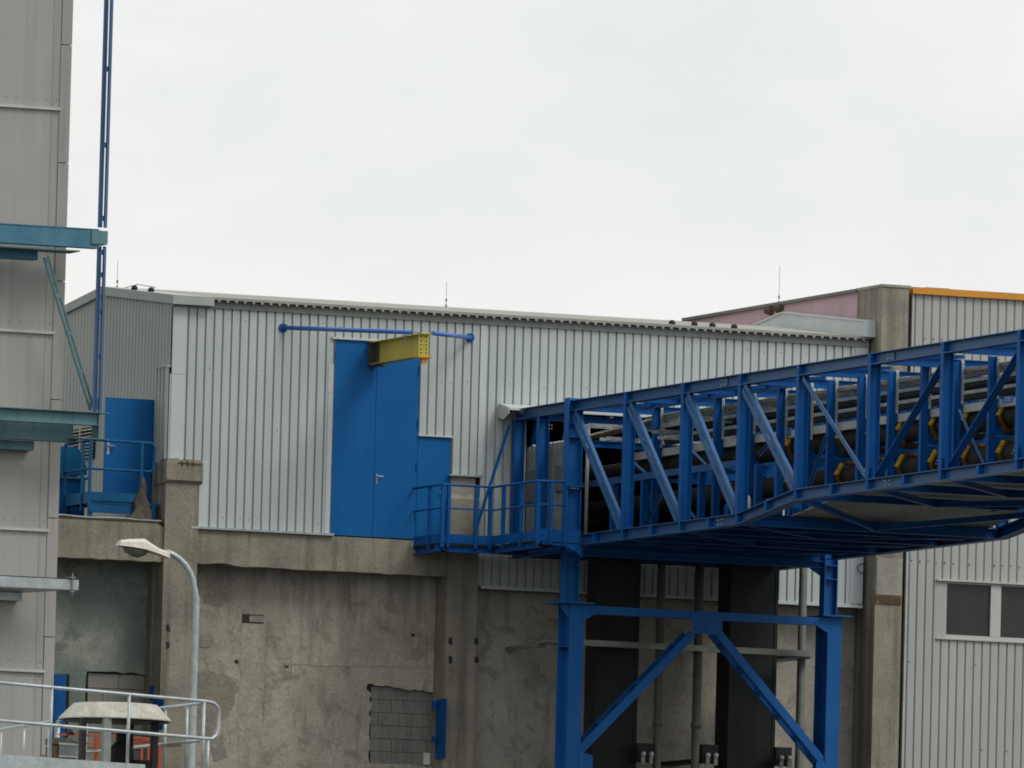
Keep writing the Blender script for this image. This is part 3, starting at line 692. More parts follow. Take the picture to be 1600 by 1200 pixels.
def twin(mb, p, q, gap, w, dirx=X_):
    p, q = Vector(p), Vector(q); d = (q - p).normalized(); sdv = d.cross(Y_).normalized()
    for s_ in (-1, 1):
        mb.bar(p + sdv * s_ * gap, q + sdv * s_ * gap, Y_, w, .012); mb.bar(p + sdv * s_ * (gap + w / 2 * 0 + .0), q + sdv * s_ * gap, Y_, .012, .07, (w / 2 - .006) * -s_, .03)
    return sdv
xh = onY(154, 600, TYF).x
for nm, za, zb in (('hanger', 18.56, 21.50), ('hanger', 21.83, 33.0)):
    c = MB()
    for s_ in (-1, 1):
        c.box(xh + s_ * .055 - .033, xh + s_ * .055 + .033, TYF + .03, TYF + .042, za, zb); c.box(xh + s_ * .028 - .005, xh + s_ * .028 + .005, TYF - .03, TYF + .03, za, zb)
    c.build(nm, M_MAST, tf)
c = MB()
for z in (18.62, 18.72, 19.5, 20.3, 20.95, 21.35, 21.95, 23.25, 24.6, 25.95, 27.3): c.box(xh - .05, xh + .05, TYF + .043, TYF + .055, z, z + .09).box(xh - .03, xh + .03, TYF + .02, TYF + .03, z, z + .09)
c.each('batten_plate', M_TEALB, tf)
p, q = onY(72, 402, TYF + .15), onY(144, 640, TYF + .15)
for s_ in (-1, 1):
    c = MB(); e = Vector((s_ * .035, 0, s_ * .012)); c.bar(p + e, q + e, Y_, .038, .012); c.bar(p + e, q + e, Y_, .01, .07, 0, .02); c.build('strut', M_TEAL, tf)
c = MB()
for t in (.02, .25, .5, .75, .97):
    m_ = p.lerp(q, t); c.box(m_.x - .04, m_.x + .04, m_.y - .02, m_.y + .02, m_.z - .04, m_.z + .04)
c.each('batten_plate', M_TEAL, tf)
gbm = thing('galvanised_bracket', 'grey galvanised channel projecting from the left building with a clamp at its end', 'bracket', (-12, TYF, 15.4))
xg = onY(123, 912, TYF).x
c = MB(); c.box(-20, xg, TYF, TYF + .03, 15.42, 15.60).box(-20, xg, TYF, TYF + .12, 15.585, 15.602).box(-20, xg, TYF, TYF + .12, 15.405, 15.42); c.build('channel', M_GALV, gbm)
c = MB(); xg2 = onY(90, 925, TYF + .2).x; c.prism([(-20, TYF + .12, 15.38), (xg2 + .02, TYF + .12, 15.40), (xg2 - .5, TYF + .6, 15.36), (-20, TYF + .7, 15.36)], (0, 0, -.015)).box(-20, xg2 - .55, TYF + .5, TYF + .75, 15.2, 15.34); c.build('bracket_arm', M_GALV, gbm)
c = MB(); xc = xg - .13; c.tube([(xc, TYF - .03, 15.3), (xc, TYF - .03, 15.7)], .014, 8).box(xc - .06, xc + .06, TYF - .05, TYF + .15, 15.61, 15.63).box(xc - .05, xc + .05, TYF - .05, TYF + .15, 15.36, 15.38); c.build('clamp', M_GALVD, gbm)

# ================================================================== YELLOW HOIST BEAM
hb = thing('hoist_beam', 'yellow steel I-beam sticking out above the tall blue doors', 'hoist beam', (-2.88, -.02, 20.4))
bx, bt, bb, be = -2.87, 20.84, 20.42, -2.52
c = MB(); c.box(bx - .006, bx + .006, be, -.36, bb + .014, bt - .014).box(bx - .10, bx + .10, be - .02, -.01, bb, bb + .014).box(bx - .10, bx + .10, be - .06, -.01, bt - .014, bt); c.build('beam', M_YEL, hb)
c = MB(); c.box(bx - .007, bx + .007, -.36, -.001, bb + .014, bt - .014).box(bx - .1, bx + .02, -.05, -.001, bb - .02, bt - .0); c.build('wall_end', M_YELD, hb)  # dark colour paints the shade on the web next to the wall
c = MB(); c.box(bx - .10, bx + .10, be + .002, be + .02, bb + .016, bt - .016); c.build('end_plate', M_YEL, hb)
c = MB()
for i in range(5):
    for s_ in (-1, 1):
        z = bb + .07 + i * .075; c.lathe((bx + s_ * .05, be - .01, z), [(.014, -.008), (.014, .008)], 6)
c.build('bolt', M_YELD, hb)
c = MB(); c.box(bx - .12, bx + .15, be - .05, be + .13, bb - .03, bb - .002).box(bx - .03, bx + .07, be - .02, be + .06, bb - .13, bb - .03); c.build('end_stop', M_ORG, hb)
c = MB(); c.box(bx - .09, bx + .16, -.30, -.12, bb - .035, bb - .002); c.build('trolley_stop', M_YELD, hb)
c = MB(); p = onX(634, 530, bx - .1); c.tube([(bx - .11, p.y, bt), (bx - .11, p.y, bt - .2)], .008, 6); c.tube([(bx - .12, p.y - .12, bt + .005), (bx - .12, p.y + .1, bt + .005)], .012, 6); c.build('pin', M_GALV, hb)
for nm, (px, py), (qx, qy) in (('brace_tube', (443, 512), (642, 519)), ('brace_tube', (735, 527.5), (676, 520.5))):
    p = onY(px, py, -.03); tip = Vector((bx, be + .12, bt + .02)); ends = onY(qx, qy, be + (.22 if px < 600 else .16))
    c = MB(); c.tube([p, ends], .042, 12); c.build(nm, M_BLUEP, hb, smooth=True)
    c = MB(); dd = (ends - p).normalized(); c.tube([p + Vector((0, .03, 0)), p + Vector((0, -.0, 0))], .085, 14); c.build('wall_flange', M_BLUE, hb)
    c = MB(); c.bar(ends - dd * .05, tip, Z_, .07, .012); c.build('brace_lug', M_YEL if px > 600 else M_GALVD, hb)

# ================================================================== CONVEYOR BRIDGE
NX, FX = -.11, 5.2                                  # near and far truss
br = thing('conveyor_bridge', 'blue steel truss bridge carrying the conveyor from the silver hall towards the right', 'bridge', (2.5, -12, 16.9))
PYS = [-2.93, -5.53, -8.19, -10.77, -13.36, -16.47, -19.55, -22.69, -25.8, -28.9, -32.0]
TZ = 19.73; B1, B2 = 17.03, 17.33; CH = .2
def zb(y): return B1 if y >= -10.78 else (B2 if y <= -13.35 else B1 + (B2 - B1) * (y + 10.78) / -2.57)
for side, X in ((-1, NX), (1, FX)):
    xc_ = X + .10 * (1 if side < 0 else -1)         # chord centre line
    c = MB(); c.ibeam((xc_, -.12, TZ - CH / 2), (xc_, -33, TZ - CH / 2), Z_, CH, .2)
    for y in (-9.9, -17.2, -27): c.bar((xc_, y + .17, TZ - CH / 2), (xc_, y - .17, TZ - CH / 2), Z_, .045, .13)
    c.build('top_chord', M_BLUEL if side < 0 else M_BLUE, br)
    c = MB()
    for y in (-9.9, -17.2, -27):
        for i in (-.12, -.06, .06, .12):
            for j in (-.04, .04): c.lathe((xc_ - .03, y + i, TZ - CH / 2 + j - .012), [(.014, 0), (.014, .024)], 6)
    c.build('splice_bolts', M_GALV, br)
    for a, b in ((-3.2, -10.77), (-10.77, -13.36), (-13.36, -33)):
        c = MB(); c.ibeam((xc_, a, zb(a) + CH / 2), (xc_, b, zb(b) + CH / 2), Z_, CH, .22)
        c.build('bottom_chord', M_BLUEL if side < 0 else M_BLUE, br)
    st = MB()
    ys = PYS[1:]
    allys = sorted(set(ys + [(a + b) / 2 for a, b in zip(PYS[:-1], PYS[1:])]))
    for y in allys: st.box(X + .012 * -side * 0 - .0 if side < 0 else X - .09, X + .09 if side < 0 else X, y - .05, y + .05, zb(y) + .016, zb(y) + CH - .016)
    for y in ys: st.box(X if side < 0 else X - .09, X + .09 if side < 0 else X, y - .06, y + .06, TZ - CH + .016, TZ - .016)
    st.each('stiffener', M_BLUE, br)
    for k, y in enumerate(PYS[1:]):
        c = MB(); c.ibeam((xc_, y, zb(y) + CH + .003), (xc_, y, TZ - CH - .003), X_, .20, .13, .012, .008); c.build('post', M_BLUE, br)
    for k in range(len(PYS) - 1):
        ya, yb = PYS[k], PYS[k + 1]
        if k >= 5: za_, zb_ = zb(ya) + CH + .06, TZ - CH - .06
        else: za_, zb_ = TZ - CH - .04, zb(yb) + CH + .05
        ya2, yb2 = ya - .13, yb + .13
        c = MB()
        if k < 4:
            for s_ in (-1, 1):
                c.bar((X - side * .03, ya2, za_), (X - side * .03, yb2, zb_), X_, .096, .016, s_ * .068)
                c.bar((X - side * .06, ya2, za_), (X - side * .06, yb2, zb_), X_, .010, .06, s_ * .112)
            for t in (.3, .6): c.bar(Vector((X - side * .06, ya2, za_)).lerp(Vector((X - side * .06, yb2, zb_)), t), Vector((X - side * .06, ya2, za_)).lerp(Vector((X - side * .06, yb2, zb_)), t + .03), X_, .2, .02)
            mm = M_BLUEL
        elif k == 4: c.bar((X - side * .05, ya2, za_), (X - side * .05, yb2, zb_), X_, .09, .02); mm = M_BLUEL
        else:
            c.bar((X - side * .16, ya2, za_), (X - side * .16, yb2, zb_), X_, .02, .15); mm = M_BLUE
        c.build('diagonal_brace', mm, br)
    for y in (PYS[5], PYS[6], PYS[7]):
        c = MB(); c.box(X - side * .06, X - side * .075, y - .2, y + .2, zb(y) + CH, zb(y) + CH + .2); c.build('node_gusset', M_BLUE, br)
# end frame at the hall: end post, second post, rakers
for X in (NX, FX):
    s_ = 1 if X == NX else -1; xc_ = X + .1 * s_
    for y in (-.2, -1.42):
        c = MB(); c.ibeam((xc_ + (.02 if y > -1 else .0), y, 17.05), (xc_ + (.02 if y > -1 else 0), y, TZ - CH - .003), X_, .2, .13, .012, .008); c.build('post', M_BLUE, br)
    c = MB(); c.ibeam((xc_, -.1, 17.06), (xc_, -2.75, 17.06), Z_, .2, .18); c.build('bottom_chord', M_BLUE, br)
p, q = onY(796, 664, -.25), onY(741, 835, -.25)
c = MB(); c.bar(p, q, Y_, .06, .012); c.bar(p, q, Y_, .012, .06, .024, .03); c.build('raker', M_BLUE, br)
for (pa, qa, xx) in (((838, 660), (808, 825), .35), ((884, 676), (846, 826), .35)):
    c = MB(); p, q = onX(*pa, xx), onX(*qa, xx); c.bar(p, q, X_, .14, .03); c.build('diagonal_brace', M_BLUE, br)
# cross members
for k, y in enumerate(PYS + [-.25]):
    c = MB(); c.ibeam((NX + .2, y - .02, TZ - .1), (FX - .2, y - .02, TZ - .1), Z_, .16, .12); c.build('cross_beam', M_BLUE, br)
    c = MB(); zc = zb(y) + .09 if y < -3 else 17.1
    c.ibeam((NX + .21, y, zc), (FX - .21, y, zc), Z_, .17 if y > -13 else .13, .14); c.build('floor_beam', M_BLUE, br)
for k in range(len(PYS) - 1):
    ym = (PYS[k] + PYS[k + 1]) / 2
    if ym > -10.8:
        c = MB(); c.ibeam((NX + .21, ym, zb(ym) + .1), (FX - .21, ym, zb(ym) + .1), Z_, .15, .12); c.build('floor_beam', M_BLUE, br)
    c = MB(); mid = (NX + FX) / 2
    for a, b in (((NX + .22, PYS[k] - .1), (1.0, ym)), ((FX - .22, PYS[k] - .1), (FX - 1.1, ym))):
        c.bar((a[0], a[1], TZ - .10), (b[0], b[1], TZ - .10), Z_, .07, .06)
    c.each('top_bracing', M_BLUE, br)
    c = MB()
    for a, b in (((NX + .22, PYS[k + 1] + .1), (mid, PYS[k] - .1)), ((mid, PYS[k] - .1), (FX - .22, PYS[k + 1] + .1))):
        za_, zc_ = zb(a[1]) + .01, zb(b[1]) + .01
        c.bar((a[0], a[1], za_), (b[0], b[1], zc_), Z_, .09, .012); c.bar((a[0], a[1], za_ + .05), (b[0], b[1], zc_ + .05), Z_, .02, .1)
    c.build('floor_bracing', M_BLUE, br)
c = MB(); c.box(NX + .25, FX - .25, -10.7, -.1, 17.23, 17.25); c.build('floor_plate', M_DARK, br)  # near black sheet, the shade under these bays put into its colour
c = MB(); c.box(NX + .9, FX - .9, -21.2, -13.4, 17.53, 17.545).box(NX + .9, 3.0, -33, -21.25, 17.53, 17.545); c.build('floor_plate', M_FLOORP, br)
c = MB(); c.prism([(NX + 1.1, -10.72, 17.24), (NX + 1.1, -13.36, 17.54), (NX + 1.1, -13.36, 17.555), (NX + 1.1, -10.72, 17.255)], (3.9, 0, 0)); c.build('floor_plate', M_FLOORP, br)
# inner frame: posts and longitudinal rails
IX = 1.0
IYS = [-4.41, -5.83, -7.25, -8.68, -10.11, -11.25, -12.33, -13.66, -14.96, -16.36, -17.74, -19.21, -20.6, -22.0, -23.4, -24.8, -26.2]
for y in IYS:
    c = MB(); c.ibeam((IX, y, zb(y) + .22), (IX, y, 19.56), X_, .13, .10, .01, .008); c.build('inner_post', M_BLUE, br)
    c = MB(); c.ibeam((IX + 1.45, y, zb(y) + .22), (IX + 1.45, y, 19.50), X_, .12, .10, .01, .008); c.build('inner_post', M_BLUE, br)
c = MB(); c.ibeam((IX, -3.6, 19.62), (IX, -10.6, 19.62), Z_, .12, .10); c.build('inner_chord', M_BLUE, br)
c = MB(); c.bar((.55, -.6, 18.25), (.55, -9.3, 18.25), Z_, .05, .12); c.build('frame_rail', M_BLUEL, br)
for px in (960, 1007, 1096, 1184, 1216):
    p = onX(px, 770, .55); c = MB(); c.ibeam((.55, p.y, 17.25), (.55, p.y, 18.18), X_, .12, .1, .01, .008); c.build('frame_leg', M_BLUE, br)
for a, b, xx in (((1010, 822), (1037, 768), .57), ((1079, 702), (1108, 731), .62), ((1265, 765), (1293, 682), .8), ((1500, 642), (1540, 731), .8), ((992, 725), (1012, 742), .62), ((1075, 795), (1088, 812), .62), ((1187, 712), (1206, 690), .62)):
    c = MB(); p, q = onX(*a, xx), onX(*b, xx); c.bar(p, q, X_, .06, .012); c.bar(p, q, X_, .012, .05, .024, -.02); c.build('thin_brace', M_BLUEL, br)
c = MB(); c.box(1.6, 1.62, -22, -13.6, 17.56, 18.2).box(FX - 1.0, FX - .98, -16, -3.3, 17.4, 18.9); c.build('splash_plate', M_BLUE, br)

c = MB()
for i in range(4): c.lathe((.05 + .035 + (i % 2) * .05, -1.42 - .075, 19.30 + (i // 2) * .06), [(.012, 0), (.012, .02)], 6)
for y in (-9.9, -17.2):
    for i in (-.12, -.06, .06, .12):
        for j in (-.04, .04): c.lathe((NX + .07, y + i, zb(y) + CH / 2 + j - .012), [(.013, 0), (.013, .022)], 6)
for y in PYS[5:8]:
    for i in range(3): c.lathe((NX + .035, y + .22 - i * .05, zb(y) + CH + .10 + i * .05), [(.012, 0), (.012, .02)], 6)
c.build('node_bolts', M_GALV, br)
# conveyor tubes with idler panels
pc = thing('pipe_conveyor', 'pair of black rubber tube belts running through yellow idler rollers inside the blue bridge', 'conveyor', (1.35, -12, 17.3))
HX, HU, HL = 1.36, 18.52, 17.87
for z in (HU, HL):
    c = MB(); c.tube([(HX, 5.5, z), (HX, -33, z)], .185, 20); c.build('belt_tube', M_RUB, pc, smooth=True)
ap, sd_ = .235, .26
for y in IYS:
    if y > -8.3: ylist = (HU,)
    else: ylist = (HU, HL)
    c = MB()
    # panel plate with two hexagonal holes
    def ring(z):
        outer = [(HX - .31, z - .32), (HX + .31, z - .32), (HX + .31, z + .32), (HX - .31, z + .32)]
        hexp = [(HX + .30 * cs(t * math.pi / 3), z + .27 * sn(t * math.pi / 3) * 1.0) for t in range(6)]
        pairs = [(0, [3, 4]), (1, [4, 5, 0]), (2, [0, 1]), (3, [1, 2, 3])]
        cx, cz = HX, z
        N_ = 24; ins = []; outs = []
        for i in range(N_):
            t = 2 * math.pi * i / N_; dx, dz = cs(t), sn(t)
            so_ = min(.31 / abs(dx) if abs(dx) > 1e-6 else 9, .32 / abs(dz) if abs(dz) > 1e-6 else 9)
            ri = .245
            ins.append((cx + dx * ri, cz + dz * ri)); outs.append((cx + dx * so_, cz + dz * so_))
        for i in range(N_):
            j = (i + 1) % N_
            for yy in (y + .0, y + .012): c.quad((ins[i][0], yy, ins[i][1]), (ins[j][0], yy, ins[j][1]), (outs[j][0], yy, outs[j][1]), (outs[i][0], yy, outs[i][1]))
    for z in ylist: ring(z)
    c.box(HX + .312, HX + 1.1, y, y + .012, ylist[-1] - .32, ylist[0] + .32)
    po = c.build('idler_panel', M_BLUE, pc)
    if -21.5 < y < -9.0 and y != -11.25:
        for z in ylist:
            for t in range(6):
                an = math.pi / 2 + t * math.pi / 3
                cx, cz = HX + ap * cs(an), z + ap * sn(an); tx, tz = -sn(an), cs(an)
                yo = -.07 if t % 2 else -.12
                r_ = MB(); r_.tube([(cx - tx * .125, y + yo, cz - tz * .125), (cx - tx * .005, y + yo, cz - tz * .005), (cx - tx * .004, y + yo, cz - tz * .004), (cx + tx * .004, y + yo, cz + tz * .004), (cx + tx * .005, y + yo, cz + tz * .005), (cx + tx * .125, y + yo, cz + tz * .125)], [.046, .046, .038, .038, .046, .046], 12)
                r_.build('roller', M_ROLL if t == 1 else M_ROLLD, po)  # upper-left roller yellow, the others darker orange

# services above the conveyor
cd = MB(); zc = 18.82; y = -3.0
while y > -32:
    cd.box(IX + .12, IX + .3, y - 2.36, y, zc - .14, zc); y -= 2.38
tag(cd.build('cable_duct', M_DUCTC), 'pale grey covered cable duct running along the whole bridge above the rollers', 'cable duct')
for px, py, l in ((1228, 676, 'small blue label plate on the pale cable duct near the kink of the bridge'), (1575, 624, 'small blue label plate on the pale cable duct near the right edge of the photo')):
    p = onX(px, py, IX + .115); o = thing('label_plate', l, 'label', (IX + .115, p.y, p.z - .06), 'blue label plates on the cable duct')
    c = MB(); c.box(IX + .105, IX + .117, p.y - .21, p.y + .21, p.z - .055, p.z + .05); c.build('plate', M_BLUEP, o)
    c = MB()
    for k_ in (.06, -.05): c.bar((IX + .102, p.y + k_ + .02, p.z - .03), (IX + .102, p.y + k_ - .02, p.z + .03), X_, .018, .004); c.bar((IX + .102, p.y + k_ + .04, p.z + .028), (IX + .102, p.y + k_ - .03, p.z + .028), X_, .012, .004)
    c.build('mark', M_WHITE, o)
for i, (z, r_, xx, l) in enumerate(((19.18, .085, IX + .35, 'upper grey service tray, with dark tube for shade, running under the cable tray'), (18.98, .075, IX + .32, 'lower grey service tray, with dark tube for shade, just above the pale duct'))):
    c = MB(); c.tube([(xx, -4.2 + (0 if i else -.0), z), (xx, -32, z)], r_, 14); 
    o = thing('service_tray', l, 'tray', (xx, -18, z - .1), 'service trays inside the bridge')
    c.build('tray_gap_shade', M_DUCT, o, smooth=True)  # dark tube added to stand for the shaded gap between trays
    c = MB(); c.box(xx - r_ - .02, xx + .22, -32, -4.15, z + r_ * .45, z + r_ * .45 + .012).box(xx - r_ - .02, xx - r_ - .008, -32, -4.15, z + r_ * .45 + .013, z + r_ * .45 + .06); c.build('side_lip', M_GALV, o)
ct = thing('cable_tray', 'cable tray with brown cables and perforated uprights under the roof beams of the bridge', 'cable tray', (IX + .5, -14, 18.8))
c = MB(); c.box(IX + .12, IX + .13, -32, -3.6, 19.385, 19.45).box(IX + .71, IX + .72, -32, -3.6, 19.385, 19.45)
yy = -3.7
while yy > -32: c.box(IX + .12, IX + .72, yy - .04, yy, 19.385, 19.40); yy -= .4
c.build('tray', M_GALVD, ct)
for i in range(9):
    yy = -3.8; pts = []
    while yy > -31.5:
        pts.append((IX + .17 + i * .062 + random.uniform(-.012, .012), yy, 19.425 + random.uniform(0, .035))); yy -= .7
    c = MB(); c.tube(pts, .022, 6); c.build('cable', M_CABLE, ct, smooth=True)
for y in IYS:
    c = MB(); c.box(IX + .075, IX + .125, y - .02, y + .02, zb(y) + 1.5 if y < -10 else 18.84, 19.6)
    c.cur = 1
    z = 18.9
    while z < 19.55: c.box(IX + .092, IX + .108, y - .024, y - .019, z, z + .025); z += .05
    c.build('perforated_upright', [M_FLASH, M_BLACK], ct)
for y in IYS[:4]:
    for z in (19.3, 19.12):
        c = MB(); c.box(IX + .13, IX + 1.1, y - .05, y - .01, z, z + .045); c.build('tray_arm', M_GALVD, ct)
for k_, (yy, z, x0_, x1_) in enumerate(((-3.25, 19.02, .5, 2.6), (-3.6, 19.22, .6, 2.9), (-2.6, 19.3, .4, 2.4), (-5.2, 19.05, .7, 2.6), (-5.5, 18.93, .7, 2.4))):
    c = MB(); c.box(x0_, x1_, yy, yy + .012, z, z + .06).box(x0_, x1_, yy + .3, yy + .312, z, z + .06)
    xx = x0_ + .1
    while xx < x1_: c.box(xx, xx + .04, yy, yy + .31, z, z + .01); xx += .25
    c.build('cross_tray', M_GALVD if k_ % 2 else M_GALV, ct)
for xx, z0_, z1_ in ((.85, 19.0, 19.45), (1.0, 19.0, 19.45), (1.9, 18.6, 19.5)):
    c = MB(); c.box(xx, xx + .05, -3.3, -3.27, z0_, z1_); c.build('strut', M_FLASH, ct)
for i in range(6):
    c = MB(); pts = [(.55 + .05 * i, -.4, 19.05 + .03 * (i % 3)), (.75 + .06 * i, -2.4, 19.2 + .03 * (i % 2)), (1.2 + .05 * i, -4.2, 19.42)]
    c.tube(pts, .024, 6); c.build('cable', M_CABLE, ct, smooth=True)
c = MB(); c.ibeam((.2, -3.35, 18.92), (4.9, -3.35, 18.92), Z_, .12, .1); c.build('cross_beam', M_BLUE, br)
p = onX(1043, 662, IX + .2); c = MB(); c.box(IX + .2, IX + .75, p.y - .5, p.y + .45, p.z - .06, p.z + .10); c.build('junction_cover', M_FLASH, ct)
c = MB(); c.tube([(.25, onX(1167, 796, .25).y, 17.3), (.25, onX(1167, 796, .25).y, 17.325), (.25, onX(1167, 796, .25).y, 17.55), (.25, onX(1167, 796, .25).y, 17.62)], [.055, .075, .06, .008], 12)
tag(c.build('white_sack', M_WHITE, smooth=True), 'small white plastic bundle standing at the kink of the bridge floor', 'bag')
# corrugated screen beside the entrance of the bridge
SCZ = onX(850, 695, .15).z
scn = thing('entrance_screen', 'corrugated grey screen standing inside the conveyor opening beside the blue railing', 'screen', (.15, -1.5, 17.25))
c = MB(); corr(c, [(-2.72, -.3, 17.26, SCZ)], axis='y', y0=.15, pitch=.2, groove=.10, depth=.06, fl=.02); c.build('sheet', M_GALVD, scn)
c = MB()
for i in range(11): c.box(.14, .19, -2.62 + i * .2, -2.54 + i * .2, SCZ + .001, SCZ + .03)
c.each('light_gap_tab', M_WHITE, scn)  # white tabs added to imitate light showing through gaps along the top
for a, b in (((821, 737), (846, 783)), ((868, 728), (884, 766))):
    p, q = onX(*a, .12), onX(*b, .12); c = MB(); c.box(.11, .145, p.y, q.y, q.z, p.z); c.build('cover_plate', M_PIPED, scn)
# grey downpipe behind the first blue column
p = onX(917, 750, .35)
c = MB(); c.tube([(.35, p.y, 17.26), (.35, p.y, 19.3)], .035, 10); tag(c.build('downpipe', M_FLASH, smooth=True), 'thin pale upright pipe just right of the first blue bridge column', 'pipe')

# ================================================================== SUPPORT TOWER
tw = thing('bridge_tower', 'blue steel portal tower with inverted V bracing under the near end of the bridge', 'support tower', (2.6, -2.8, 0))
PF, PB = -3.0, -2.44
def hcol(name, x0, x1, y0, y1, z0, z1, parent, web='y', m_=None):
    c = MB(); t = .02
    if web == 'y':   # flanges face -Y/+Y
        c.box(x0, x1, y0, y0 + t, z0, z1).box(x0, x1, y1 - t, y1, z0, z1).box((x0 + x1) / 2 - .008, (x0 + x1) / 2 + .008, y0 + t, y1 - t, z0, z1)
    else:            # flanges face -X/+X
        c.box(x0, x0 + t, y0, y1, z0, z1).box(x1 - t, x1, y0, y1, z0, z1).box(x0 + t, x1 - t, (y0 + y1) / 2 - .008, (y0 + y1) / 2 + .008, z0, z1)
    return c.build(name, m_ or M_BLUET, parent)
lowcols = ((-.03, .255), (5.15, 5.43))
for i, (a, b) in enumerate(lowcols):
    hcol('tower_column', a, b, PF, PB, 0, 15.99, tw)
    c = MB(); c.box(a - .22 if i == 0 else a - .15, b + .16, PF - .12, PB + .12, 15.992, 16.02); c.build('cap_plate', M_BLUET, tw)
    c = MB(); c.box(a + .012, b - .012, PF + .02, PB - .02, 15.2, 15.215).prism([(a - .0, PF + .03, 15.98), (a - .16, PF + .06, 15.98), (a - .16, PF + .08, 15.92), (a, PF + .05, 15.72)], (0, .012, 0)); c.each('stiffener', M_BLUET, tw)
for i, (a, b) in enumerate(((-.16, .13), (5.05, 5.32))):
    hcol('head_column', a, b, -3.02, -2.80, 16.022, 19.78 if i == 0 else 19.7, tw, 'x')
    c = MB()
    for z in (16.68, 16.93, 18.12, 19.05, 19.3): c.box(a + .02, b - .02, -3.02, -2.80, z, z + .015)
    c.box(a - .0, b + .02, -3.06, -2.76, 18.125 + .015, 18.16)
    c.each('stiffener', M_BLUET, tw)
    c = MB()
    for k_ in range(4): c.lathe((a + .06 + k_ * .05, -3.04, 18.10), [(.012, 0), (.012, .022)], 6)
    c.build('bolt', M_GALV, tw)
c = MB(); c.ibeam((.257, PF + .1, 15.895), (5.15, PF + .1, 15.895), Z_, .15, .18); c.bar((.257, PF + .004, 15.895), (5.148, PF + .004, 15.895), Z_, .012, .15); c.build('tie_beam', M_BLUET, tw)
c = MB(); c.ibeam((.257, PF + .15, 12.75), (5.15, PF + .15, 12.75), Z_, .2, .2); c.build('tie_beam', M_BLUET, tw)
c = MB(); c.ibeam((.15, -2.91, 16.95), (5.05, -2.91, 16.95), Z_, .13, .18); c.build('head_beam', M_BLUET, tw)
ga, gb_ = onY(1079, 958, PF), onY(1128, 992, PF)
c = MB(); gw = gb_.x - ga.x
c.prism([(ga.x, PF - .016, ga.z - .05), (ga.x + .06, PF - .016, gb_.z), (gb_.x - .06, PF - .016, gb_.z), (gb_.x, PF - .016, gb_.z + .08), (gb_.x, PF - .016, ga.z), (ga.x, PF - .016, ga.z)], (0, .014, 0)); c.build('gusset_plate', M_BLUET, tw)
c = MB()
for i in range(6): c.lathe((ga.x + .1 + (i % 3) * .19, PF - .02, ga.z - .12 - (i // 3) * .18), [(.014, -.01), (.014, .01)], 6)
c.build('bolt', M_BLUET, tw)
for (pa, qa) in (((1083, 990), (907, 1172)), ((1122, 988), (1291, 1196))):
    p, q = onY(*pa, PF + .03), onY(*qa, PF + .03); q = p + (q - p) * 1.05
    for dy in (0, .36):
        e = Vector((0, dy, 0)); c = MB(); c.bar(p + e, q + e, Y_, .15, .014); c.bar(p + e, q + e, Y_, .014, .06, .068, .035 if dy == 0 else -.035); c.bar(p + e, q + e, Y_, .014, .06, -.068, .035 if dy == 0 else -.035)
        c.build('diagonal_brace', M_BLUET, tw)
    c = MB()
    for t in (.08, .24, .40, .56, .72, .88):
        m_ = p.lerp(q, t); m2 = p.lerp(q, t + .035); c.bar(m_ + Vector((0, .18, 0)), m2 + Vector((0, .18, 0)), Y_, .13, .34)
    c.each('batten_plate', M_BLUET, tw)
def tri(px, col, up, name='corner_gusset', y=PF - .01):
    c = MB(); c.prism([(*[a for a in (v.x,)], y, v.z) for v in px], (0, .014, 0)); return c.build(name, M_BLUET, tw)
tri([onY(911, 945, PF), onY(911, 969, PF), onY(918, 966, PF), onY(929, 960, PF), onY(940, 960, PF), onY(940, 947, PF)], 0, 0)
tri([onY(1273, 966, PF), onY(1273, 976, PF), onY(1293, 989, PF), onY(1293, 966, PF)], 0, 0)
tri([onY(904, 1174, PF), onY(926, 1180, PF), onY(926, 1230, PF), onY(904, 1230, PF)], 0, 0)
tri([onY(1275, 1190, PF), onY(1293, 1190, PF), onY(1293, 1230, PF), onY(1275, 1230, PF)], 0, 0)
tri([onY(1265, 888, -2.9), onY(1290, 906, -2.9), onY(1290, 885, -2.9)], 0, 0, 'knee_gusset', -2.9)
# second tower, beyond the right edge of the photo
t2 = copy_tree(tw); t2.location = (2.6, -31.8, 0); t2['label'] = 'second blue portal tower carrying the far right end of the bridge'

# ================================================================== LANDING AT THE BRIDGE
ld = thing('access_landing', 'blue steel landing with railing outside the double doors, wrapping round to the bridge', 'landing', (-1.2, -1, 16.9))
ax, ay, bx2, by2 = -1.99, -1.42, -.98, -3.62
cx2 = onY(884, 750, by2).x
FZ = onY(693, 838, ay).z
c = MB(); c.box(ax, NX - .02, ay, -.08, FZ - .16, FZ - .13).box(bx2, NX - .02, by2, ay - .001, FZ - .16, FZ - .13); c.build('deck', M_DARK, ld)
kz0, kz1 = FZ - .12, FZ + .05
c = MB(); c.bar((ax, ay, (kz0 + kz1) / 2), (bx2, ay, (kz0 + kz1) / 2), Z_, .015, kz1 - kz0); c.bar((bx2, ay, (kz0 + kz1) / 2), (bx2, by2, (kz0 + kz1) / 2), Z_, .015, kz1 - kz0)
c.bar((bx2, by2, (kz0 + kz1) / 2), (NX, by2, (kz0 + kz1) / 2), Z_, .015, .23); c.bar((ax, -.1, (kz0 + kz1) / 2), (ax, ay, (kz0 + kz1) / 2), Z_, .015, kz1 - kz0); c.build('kick_plate', M_BLUE, ld)
c = MB(); c.ibeam((ax - .08, ay + .06, FZ - .19), (NX - .1, ay + .06, FZ - .19), Z_, .17, .12); c.build('deck_beam', M_BLUE, ld)
